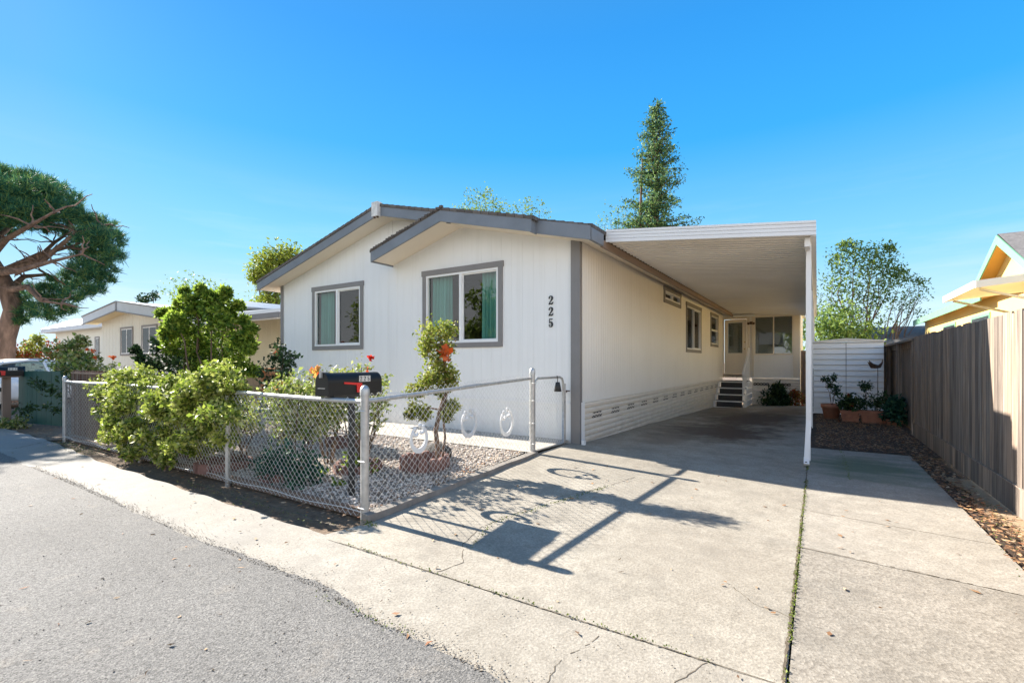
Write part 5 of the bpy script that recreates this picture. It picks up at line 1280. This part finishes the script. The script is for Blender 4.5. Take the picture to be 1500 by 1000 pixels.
# ------------------------------------------------------------------ right: yellow house, grey roof
yh = thing('yellow_house', 'yellow house with mint green eaves, gable and white patio cover beyond the board fence', 'house', (7, 22, 0))
fx = sideXneg(4.66)
mb = MB(); FB(mb, fx, 11, 32, 0, 3.45, -.1, 0); mb.add([(4.5, 15.9, 3.4), (4.5, 20.5, 3.4), (4.5, 20.5, 3.6), (4.5, 18.1, 4.70), (4.5, 15.9, 3.6)], [(0, 1, 2, 3, 4)]); mb.box(5.1, 12, 31.9, 32, 0, 3.4)
mb.box(4.4, 4.6, 14.0, 14.6, 0, 2.9)
obj('wall', mb, 'yellow', yh)
mb = MB(); mb.hexa([(4.3, 10.5, 3.48), (9, 10.5, 4.9), (9, 32.6, 4.9), (4.3, 32.6, 3.48), (4.3, 10.5, 3.55), (9, 10.5, 4.97), (9, 32.6, 4.97), (4.3, 32.6, 3.55)])
obj('roof', mb, 'groof', yh)
mb = MB(); mb.box(4.26, 4.299, 20.3, 32.6, 3.26, 3.52); obj('fascia', mb, 'mint', yh); mb = MB(); mb.box(4.26, 4.299, 10.5, 16.2, 3.30, 3.54); obj('fascia', mb, 'mint', yh)
mb = MB(); mb.box(4.3, 4.999, 10.5, 32.5, 3.40, 3.44); obj('soffit', mb, 'yellowsoffit', yh)
# gable facing the driveway
mb = MB(); mb.add([(4.15, 16.0, 3.75), (4.15, 18.1, 4.85), (9, 18.1, 4.85), (9, 16.0, 3.75)], [(0, 1, 2, 3)]); mb.add([(4.15, 20.4, 3.75), (4.15, 18.1, 4.85), (9, 18.1, 4.85), (9, 20.4, 3.75)], [(0, 1, 2, 3)]); obj('gable_roof', mb, 'groof', yh)
mb = MB()
for (ya, za, yb, zb) in ((15.9, 3.70, 18.1, 4.82), (20.5, 3.70, 18.1, 4.82)):
    mb.hexa([(4.12, ya, za - .22), (4.12, yb, zb - .26), (4.149, yb, zb - .26), (4.149, ya, za - .22), (4.12, ya, za), (4.12, yb, zb), (4.149, yb, zb), (4.149, ya, za)])
obj('gable_fascia', mb, 'mint', yh)
mb = MB()
for (ya, za, yb, zb) in ((16.0, 3.6, 18.1, 4.68), (20.4, 3.6, 18.1, 4.68)):
    mb.add([(4.15, ya, za), (4.15, yb, zb), (4.52, yb, zb), (4.52, ya, za)], [(0, 1, 2, 3)])
obj('gable_soffit', mb, 'yellowsoffit', yh)
mb = MB(); mb.box(4.44, 4.498, 18.02, 18.18, 4.1, 4.4); obj('vent', mb, 'yellow', yh)
for y0 in (21.0, 25.5):
    mb = MB(); FB(mb, fx, y0, y0 + 2.2, 2.55, 2.95, 0, .03); w_ = obj('window', mb, 'mint', yh); mb = MB(); FB(mb, fx, y0 + .1, y0 + 2.1, 2.63, 2.85, .03, .032); obj('pane', mb, 'darkglass', w_)
pc = thing('patio_cover', 'white metal patio cover with diagonal braces on the side of the yellow house', 'awning', (4, 16, 3))
mb = MB(); mb.hexa([(3.0, 14.5, 3.02), (4.99, 14.5, 3.22), (4.99, 17.6, 3.22), (3.0, 17.6, 3.02), (3.0, 14.5, 3.10), (4.99, 14.5, 3.30), (4.99, 17.6, 3.30), (3.0, 17.6, 3.10)]); obj('cover', mb, 'nroof', pc)
mb = MB(); mb.hexa([(2.97, 14.47, 3.0), (4.99, 14.47, 3.2), (4.99, 14.499, 3.2), (2.97, 14.499, 3.0), (2.97, 14.47, 3.16), (4.99, 14.47, 3.36), (4.99, 14.499, 3.36), (2.97, 14.499, 3.16)]); mb.box(2.94, 2.999, 14.5, 17.6, 3.0, 3.16); obj('fascia', mb, 'white', pc)
for y in (14.8, 17.3):
    mb = MB(); mb.tube([(3.1, y, 3.0), (4.99, y, 2.35)], .03, 6); obj('brace', mb, 'white', pc)
gh = thing('grey_roof_building', 'low building with dark grey shingle roof and pink-white corner behind the shed', 'building', (3.5, 27, 0))
a = at(1268, 500, 24); b2 = at(1380, 500, 24)
mb = MB(); mb.hexa([(a.x, a.y, 1.9), (b2.x + 2, a.y, 1.9), (b2.x + 2, a.y + 4.5, 3.25), (a.x, a.y + 4.5, 3.25), (a.x, a.y, 2.0), (b2.x + 2, a.y, 2.0), (b2.x + 2, a.y + 4.5, 3.35), (a.x, a.y + 4.5, 3.35)]); obj('roof', mb, 'groof', gh)
mb = MB(); mb.box(a.x - .1, b2.x + 1, a.y + .3, a.y + 6, 0, 1.95); mb.hexa([(a.x - .15, a.y, 1.8), (a.x - .01, a.y, 1.8), (a.x - .01, a.y + 4.6, 1.8), (a.x - .15, a.y + 4.6, 1.8), (a.x - .15, a.y, 2.1), (a.x - .01, a.y, 2.1), (a.x - .01, a.y + 4.6, 3.45), (a.x - .15, a.y + 4.6, 3.45)]); obj('wall', mb, 'white', gh)

# ------------------------------------------------------------------ trees
pn = thing('pine_tree', 'large spreading pine with reddish trunk and dark green needle crown at the left edge', 'tree', (-23.5, 4.5, 0))
ZP = 16.5
Pp = lambda px, py, dz=0: at(px, py, ZP + dz)
mb = MB(); b0 = Pp(5, 600); b0.z = -.1
main = [b0, Pp(3, 540), Pp(8, 495), Pp(20, 455), Pp(12, 425), Pp(-2, 400), Pp(-15, 378), Pp(-30, 350)]
mb.tube(main, [.40, .31, .27, .26, .26, .23, .20, .15], 14)
limbs = [(6, (-70, 345, 0), (-130, 320, 0), (-190, 320, 0)), (5, (60, 384, -.5), (112, 340, -.6), (150, 330, -.4)), (5, (45, 388, .6), (80, 355, 1.0), (110, 335, 1.2)), (5, (30, 396, -1.5), (75, 383, -2), (120, 372, -2)), (4, (35, 405, .5), (70, 402, .8), (100, 420, 1)),
         (6, (0, 345, 1), (40, 310, 1.5), (70, 290, 1.5)), (6, (10, 350, -1), (45, 330, -2), (80, 310, -2.4)), (6, (-50, 330, 0), (-70, 300, 0), (-90, 290, 0)), (5, (60, 372, 0), (100, 362, .3), (150, 370, .6)), (4, (40, 420, -1), (60, 440, -1.2), (90, 445, -1.4)), (7, (-20, 320, 0), (0, 290, .3), (20, 270, .4))]
ends = []
for bi, *ps in limbs:
    pts = [main[bi]] + [Pp(*p) for p in ps]; mb.tube(pts, [.12, .085, .055, .025], 8)
    for q in pts[1:]:
        for _ in range(4):
            e = q + Vector((rnd.uniform(-.8, .8), rnd.uniform(-.8, .8), rnd.uniform(-.2, .7))); limb(mb, q, e, .03, .01, 4, .08, 5)
obj('trunk', mb, 'pinebark', pn)
fb = [(-70, 300, 0, 1.0), (-40, 285, 1, 1.0), (-20, 275, -1, .9), (10, 270, 0, .9), (35, 280, 1, .9), (55, 285, -1, .8), (80, 290, 0, .8), (20, 300, 1.6, .9), (-10, 305, -1.6, .9), (50, 310, 1.5, .8), (30, 315, -1.6, .7), (90, 310, -1, .6), (105, 318, 1, .5), (0, 330, 2, .7), (60, 328, 0.8, .55),
      (125, 325, 0, .5), (145, 330, .8, .55), (135, 345, -1, .55), (155, 350, 0, .55), (165, 345, .8, .3), (150, 370, .6, .55), (165, 375, -.4, .4), (130, 380, 1, .55), (145, 395, 0, .55), (120, 395, -.8, .45), (155, 410, .5, .35), (130, 415, 0, .45), (110, 405, 1, .4), (140, 425, -.5, .3), (105, 340, 1.8, .5), (118, 360, 1.6, .5),
      (90, 415, 1, .5), (75, 430, 0, .5), (50, 440, .5, .5), (60, 455, -.5, .4), (95, 440, 0, .45), (110, 430, -.8, .4), (40, 455, 0, .35), (80, 462, .3, .3), (30, 470, 0, .2), (100, 455, .6, .25), (45, 425, 1.5, .4), (-40, 320, 2, .9), (-90, 330, 0, 1), (0, 255, .5, .5), (45, 262, 0, .4), (70, 270, 0, .4), (-30, 260, 0, .6), (-110, 300, 0, 1.1), (-140, 290, 0, 1.1), (-170, 310, .5, 1), (-190, 340, 0, .9), (-130, 340, 1, .9), (-150, 330, -1.5, 1), (-110, 270, 1, 1), (-210, 320, 0, .9), (-165, 370, -1, .8), (-120, 350, -2, .9)]
# needle tufts: each a spray of thin blades
cen = []
for px, py, dz, r in fb:
    c = np.array(Pp(px, py, dz)); kk = int(95 * r / .6 * (r / .6)); kk = max(30, min(kk, 210)); d = unit(kk); u = rg.uniform(.45, 1.0, kk) ** .6
    cen.append(c + d * (u * r)[:, None] * np.array([1, 1, .62]))
cen = np.concatenate(cen); nn_ = 17
ax = unit(len(cen)) * .6 + np.array([0, 0, .75]); ax = np.repeat(ax, nn_, 0)
P = np.repeat(cen, nn_, 0) + rg.normal(size=(len(cen) * nn_, 3)) * .03
d = unit(len(P)) * .85 + ax * .7; d /= np.linalg.norm(d, axis=1)[:, None]; w_ = np.cross(d, unit(len(P))); w_ /= np.linalg.norm(w_, axis=1)[:, None]
Ln = rg.uniform(.14, .26, len(P))[:, None]
V = np.stack([P - w_ * .010, P + w_ * .010, P + d * Ln + w_ * .003, P + d * Ln - w_ * .003], 1).reshape(-1, 3); npobj('crown', V, np.arange(len(V)).reshape(-1, 4), 'pine', pn)

def conifer(px, pytop, pybase, Z, halfw, label, seed, dx=0):
    p = at(px, pybase, Z); top = at(px, pytop, Z); t = thing('conifer_tree', label, 'tree', (p.x, p.y, 0))
    H = top.z; mb = MB(); mb.tube([(p.x, p.y, 0), (p.x, p.y, H * .5), (p.x, p.y, H)], [.35, .2, .03], 8)
    mb.tube([(p.x - 1.3 * CA, p.y - 1.3 * SA, 0), (p.x - 1.2 * CA, p.y - 1.2 * SA, H * .5), (p.x - 1.0 * CA, p.y - 1.0 * SA, H * .80)], [.25, .15, .03], 8)
    pts = []; z = H * .32
    rr = random.Random(seed)
    while z < H * .99:
        f = (H - z) / (H * .68); R_ = halfw * min(1, (f * 1.12) ** .72)
        for k in range(3):
            a = rr.uniform(0, 6.28); rl = R_ * rr.uniform(.55, 1.08); n_ = max(3, int(rl * 5)); b1 = Vector((p.x, p.y, z)); e = Vector((p.x + rl * math.cos(a), p.y + rl * math.sin(a), z + rl * rr.uniform(-.05, .45)))
            if rl > .5: mb.tube([b1, b1.lerp(e, .5) + Vector((0, 0, -.05)), e], [.04, .025, .008], 4, False)
            for i in range(n_):
                u = (i + 1) / n_; q = b1.lerp(e, u)
                if rr.random() < .8: pts.append((q, .20 + .14 * rr.random()))
        z += .17
    obj('trunk', mb, 'bark', t)
    C = np.array([tuple(q) for q, s_ in pts]); s2 = np.array([s_ for q, s_ in pts]); m_ = 15
    P = np.repeat(C, m_, 0) + rg.normal(size=(len(C) * m_, 3)) * np.repeat(s2, m_)[:, None] * np.array([.62, .62, .45])
    V, F = leaf_geo(P, .19, .45, .1, bias=(0, 0, -.2)); npobj('crown', V, F, 'redwood', t)
conifer(962, 150, 400, 33, 3.3, 'tall narrow two-stemmed conifer rising behind the carport roof', 5)

def broad(name, blobs, Z, label, mat, L, per, k, base_px, trunk_r=.12, spread=.2, cat='tree', asp=.45, shell=.7, base_z=0, nl=None):
    p = at(base_px, 530, Z); t = thing(name, label, cat, (p.x, p.y, base_z))
    bl = [((lambda c: (c.x, c.y, c.z))(at(px, py, Z + dz)), r) for px, py, r, dz in blobs]
    mb = MB()
    for c, r in (bl if nl is None else bl[:nl]):
        limb(mb, (p.x + rnd.uniform(-.2, .2), p.y + rnd.uniform(-.2, .2), base_z), c, trunk_r, trunk_r * .12, 6, .04, 6)
    obj('trunk', mb, 'bark', t); crown('crown', bl, per, k, L, mat, t, spread, asp, shell=shell)
rr = random.Random(3)
bl = [(1225, 470, 1.3, 0), (1215, 440, 1.1, .5), (1240, 430, 1.1, 0), (1260, 420, 1.1, 0), (1245, 395, .9, 0), (1270, 390, .9, 0), (1285, 400, .9, .4), (1265, 455, 1.3, 0), (1235, 485, 1.2, .8), (1210, 490, 1.1, 0), (1205, 465, 1.0, .4), (1255, 480, 1.1, 0), (1290, 425, .8, 0), (1280, 440, .9, 0), (1230, 375, .6, 0), (1255, 370, .5, 0), (1280, 372, .5, 0), (1300, 385, .5, 0), (1305, 405, .6, 0), (1220, 410, .8, 0), (1315, 400, .4, 0), (1240, 360, .35, 0), (1305, 362, .25, 0)]
broad('leafy_tree', bl, 26, 'loose many-stemmed leafy tree behind the white shed', 'airy', .17, 7, 30, 1250, .07, .30, nl=20)
bl = [(1300, 470, .3, 0), (1310, 450, .3, 0), (1320, 435, .35, 0), (1335, 425, .35, 0), (1345, 415, .35, 0), (1325, 445, .3, 0), (1340, 440, .35, 0), (1352, 430, .35, 0), (1335, 455, .3, 0), (1350, 462, .3, 0), (1345, 408, .3, 0), (1355, 418, .25, 0), (1318, 415, .3, 0), (1335, 408, .25, 0)]
broad('leafy_tree', bl, 25, 'thin arching branches with sparse leaves left of the yellow house', 'airy', .13, 5, 12, 1288, .05, .35, nl=14)
dk = [(1205, 500, 1.2, 0), (1230, 500, 1.2, 0), (1255, 500, 1.1, 0), (1215, 475, 1.0, 0), (1245, 478, 1.0, 0), (1195, 480, 1, 0)]
broad('dark_bush', dk, 22, 'dense dark green bush directly behind the shed roof', 'airy', .17, 11, 50, 1230, .08, .2, 'bush')
broad('roof_tree', [(705, 300, 1.2, 0), (690, 302, 1.0, 0), (722, 304, 1.0, 0), (710, 292, .8, 0), (733, 310, .8, 0), (683, 310, .8, 0), (705, 325, 2, 0)], 34, 'rounded light green treetop showing just above the roof ridge', 'airy', .17, 7, 22, 708, .12, .2)
broad('roof_tree', [(765, 308, .9, 0), (780, 303, .7, 0), (790, 310, .7, 0), (752, 312, .6, 0), (775, 318, 1, 0)], 34, 'sparse treetop above the roof right of the rounded one', 'airy', .17, 5, 15, 772, .1, .25)
broad('roof_tree', [(895, 322, 1.0, 0), (905, 310, .8, 0), (885, 330, .8, 0), (900, 335, 1, 0), (912, 325, .8, 0)], 36, 'faint sparse treetop beside the base of the conifer', 'airy', .16, 4, 12, 900, .1, .3)
broad('yellow_tree', [(395, 385, .85, 0), (385, 398, .8, 0), (410, 378, .8, 0), (425, 380, .8, 0), (400, 400, .9, 0), (395, 440, .9, 0), (400, 455, 1, 0), (410, 430, 1, 0), (380, 405, .5, 0), (420, 395, 1, 0)], 26, 'yellow-green tree behind the left roof corner of the house', 'yellowtree', .2, 9, 60, 405, .14)
broad('dark_tree', [(255, 425, .8, 0), (270, 420, .9, 0), (290, 422, .9, 0), (310, 425, .8, 0), (325, 432, .7, 0), (280, 435, 1, 0), (330, 436, .5, 0)], 34, 'distant dark tree behind the tall shrub', 'airy', .20, 6, 22, 285, .08, .28)
broad('dark_tree', [(218, 436, .4, 0), (226, 434, .35, 0), (208, 438, .3, 0)], 40, 'tiny distant treetop above the neighbour roof', 'darkshrub', .25, 6, 16, 218, .1, .3)
# the other side of the road (seen as reflections in the front windows), and one unseen tree added to shade the left pavement
oh = thing('house_across_road', 'cream house with dark roof across the road behind the photographer', 'house', (-10, -14, 0))
mb = MB(); mb.box(-20, -4, -20, -13, 0, 3.0); obj('wall', mb, 'cream', oh)
mb = MB(); mb.hexa([(-21, -21, 3.0), (-3, -21, 3.0), (-3, -12.3, 3.0), (-21, -12.3, 3.0), (-21, -17, 4.6), (-3, -17, 4.6), (-3, -16, 4.6), (-21, -16, 4.6)]); obj('roof', mb, 'groof', oh)
for k, (x, y, r, lb) in enumerate(((-22.6, 1.2, 1.7, 'unseen broad green tree left of the white car, added to shade the pavement'), (-24, -9, 2.2, 'broad green tree across the road, left of the cream house'), (-14.5, -8.5, 1.7, 'rounded green tree in front of the cream house across the road'), (-1, -12, 2.4, 'broad green tree across the road, right of the cream house'))):
    t = thing('street_tree', lb, 'tree', (x, y, 0)); mb = MB(); hh = 6.3 if k == 0 else 3.4; mb.tube([(x, y, 0), (x, y, hh - .8)], [.22, .15], 8); obj('trunk', mb, 'bark', t)
    crown('crown', [((x + rnd.uniform(-r, r) * .7, y + rnd.uniform(-r, r) * .7, hh + rnd.uniform(-.6, .8) * r), r * .5) for _ in range(12)], 12, 34, .26, 'shrub', t, .2)

# ------------------------------------------------------------------ light, sky, camera
ELEV, AZ = math.radians(30.3), math.radians(0)
sun_dir = Vector((-math.cos(ELEV), .0, math.sin(ELEV)))
ld = bpy.data.lights.new('sun', 'SUN'); ld.energy = 4.0; ld.angle = math.radians(.53); ld.color = (1, .925, .82)
lo = bpy.data.objects.new('sun', ld); COL.objects.link(lo); lo.rotation_euler = sun_dir.to_track_quat('Z', 'Y').to_euler()
w = bpy.data.worlds.new('World'); S.world = w; w.use_nodes = True; nt = w.node_tree
sky = nt.nodes.new('ShaderNodeTexSky'); sky.sky_type = 'NISHITA'; sky.sun_disc = False
sky.sun_elevation = ELEV; sky.sun_rotation = math.radians(-90); sky.air_density = 1.0; sky.dust_density = .3; sky.ozone_density = 3.0
tc = nt.nodes.new('ShaderNodeTexCoord'); sx = nt.nodes.new('ShaderNodeSeparateXYZ'); nt.links.new(tc.outputs['Generated'], sx.inputs[0])
gr = ramp(nt, sx.outputs['Z'], [(0.0, (.72, .88, .96)), (.07, (.56, .82, .96)), (.20, (.22, .63, .97)), (.40, (.025, .40, .92)), (.56, (.015, .31, .84)), (.80, (.05, .24, .58))])
for el in nt.nodes[-1].color_ramp.elements if nt.nodes[-1].bl_idname == 'ShaderNodeValToRGB' else []: pass
mpc = nt.nodes.new('ShaderNodeMapping'); mpc.inputs['Scale'].default_value = (1, 1, 9); nt.links.new(tc.outputs['Generated'], mpc.inputs['Vector'])
cn = noise(nt, mpc.outputs['Vector'], 2.2, 7, .6); cf_ = nt.nodes.new('ShaderNodeMath'); cf_.operation = 'MULTIPLY'
nt.links.new(maprange(nt, cn, .46, .75, 0, .5), cf_.inputs[0]); nt.links.new(maprange(nt, sx.outputs['Z'], .34, .08, 0, 1), cf_.inputs[1])
gr = mixc(nt, cf_.outputs[0], gr, (.86, .93, .98))
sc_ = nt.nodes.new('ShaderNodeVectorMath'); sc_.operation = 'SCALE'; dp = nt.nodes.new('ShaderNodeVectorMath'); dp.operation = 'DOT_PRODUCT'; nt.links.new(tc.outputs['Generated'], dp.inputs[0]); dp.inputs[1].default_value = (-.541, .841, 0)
sky_fill = nt.nodes.new('ShaderNodeMath'); sky_fill.operation = 'MULTIPLY'; nt.links.new(maprange(nt, dp.outputs['Value'], .42, -.25, 0, 1), sky_fill.inputs[0]); nt.links.new(maprange(nt, sx.outputs['Z'], .62, .2, 0, 1), sky_fill.inputs[1])  # bright sky band added behind and beside the camera to lift the shaded walls
gr = mixc(nt, sky_fill.outputs[0], gr, (1.75, 1.74, 1.72)); nt.links.new(gr, sc_.inputs[0]); sc_.inputs['Scale'].default_value = 2.7
cl = nt.nodes.new('ShaderNodeVectorMath'); cl.operation = 'MINIMUM'; nt.links.new(sky.outputs[0], cl.inputs[0]); cl.inputs[1].default_value = (5, 5.5, 6)
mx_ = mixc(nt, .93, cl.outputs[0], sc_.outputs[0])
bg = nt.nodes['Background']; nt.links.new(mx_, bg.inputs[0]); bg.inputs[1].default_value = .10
cd = bpy.data.cameras.new('camera'); cam = bpy.data.objects.new('camera', cd); COL.objects.link(cam)
cd.sensor_width = 36; cd.lens = F_PX / 1500 * 36; cd.shift_y = (HY - 500) / 1500; cd.clip_start = .05; cd.clip_end = 3000
cam.location = (0, 0, EYE); cam.rotation_euler = (math.radians(90), 0, math.atan2(SA, CA)); S.camera = cam
S.view_settings.view_transform = 'Standard'; S.view_settings.look = 'None'; S.view_settings.gamma = 1; S.view_settings.exposure = 2.05
S.view_settings.use_curve_mapping = False
S.render.engine = 'CYCLES'
S.cycles.max_bounces = 8; S.cycles.diffuse_bounces = 4; S.cycles.transparent_max_bounces = 16
S.cycles.use_denoising = True
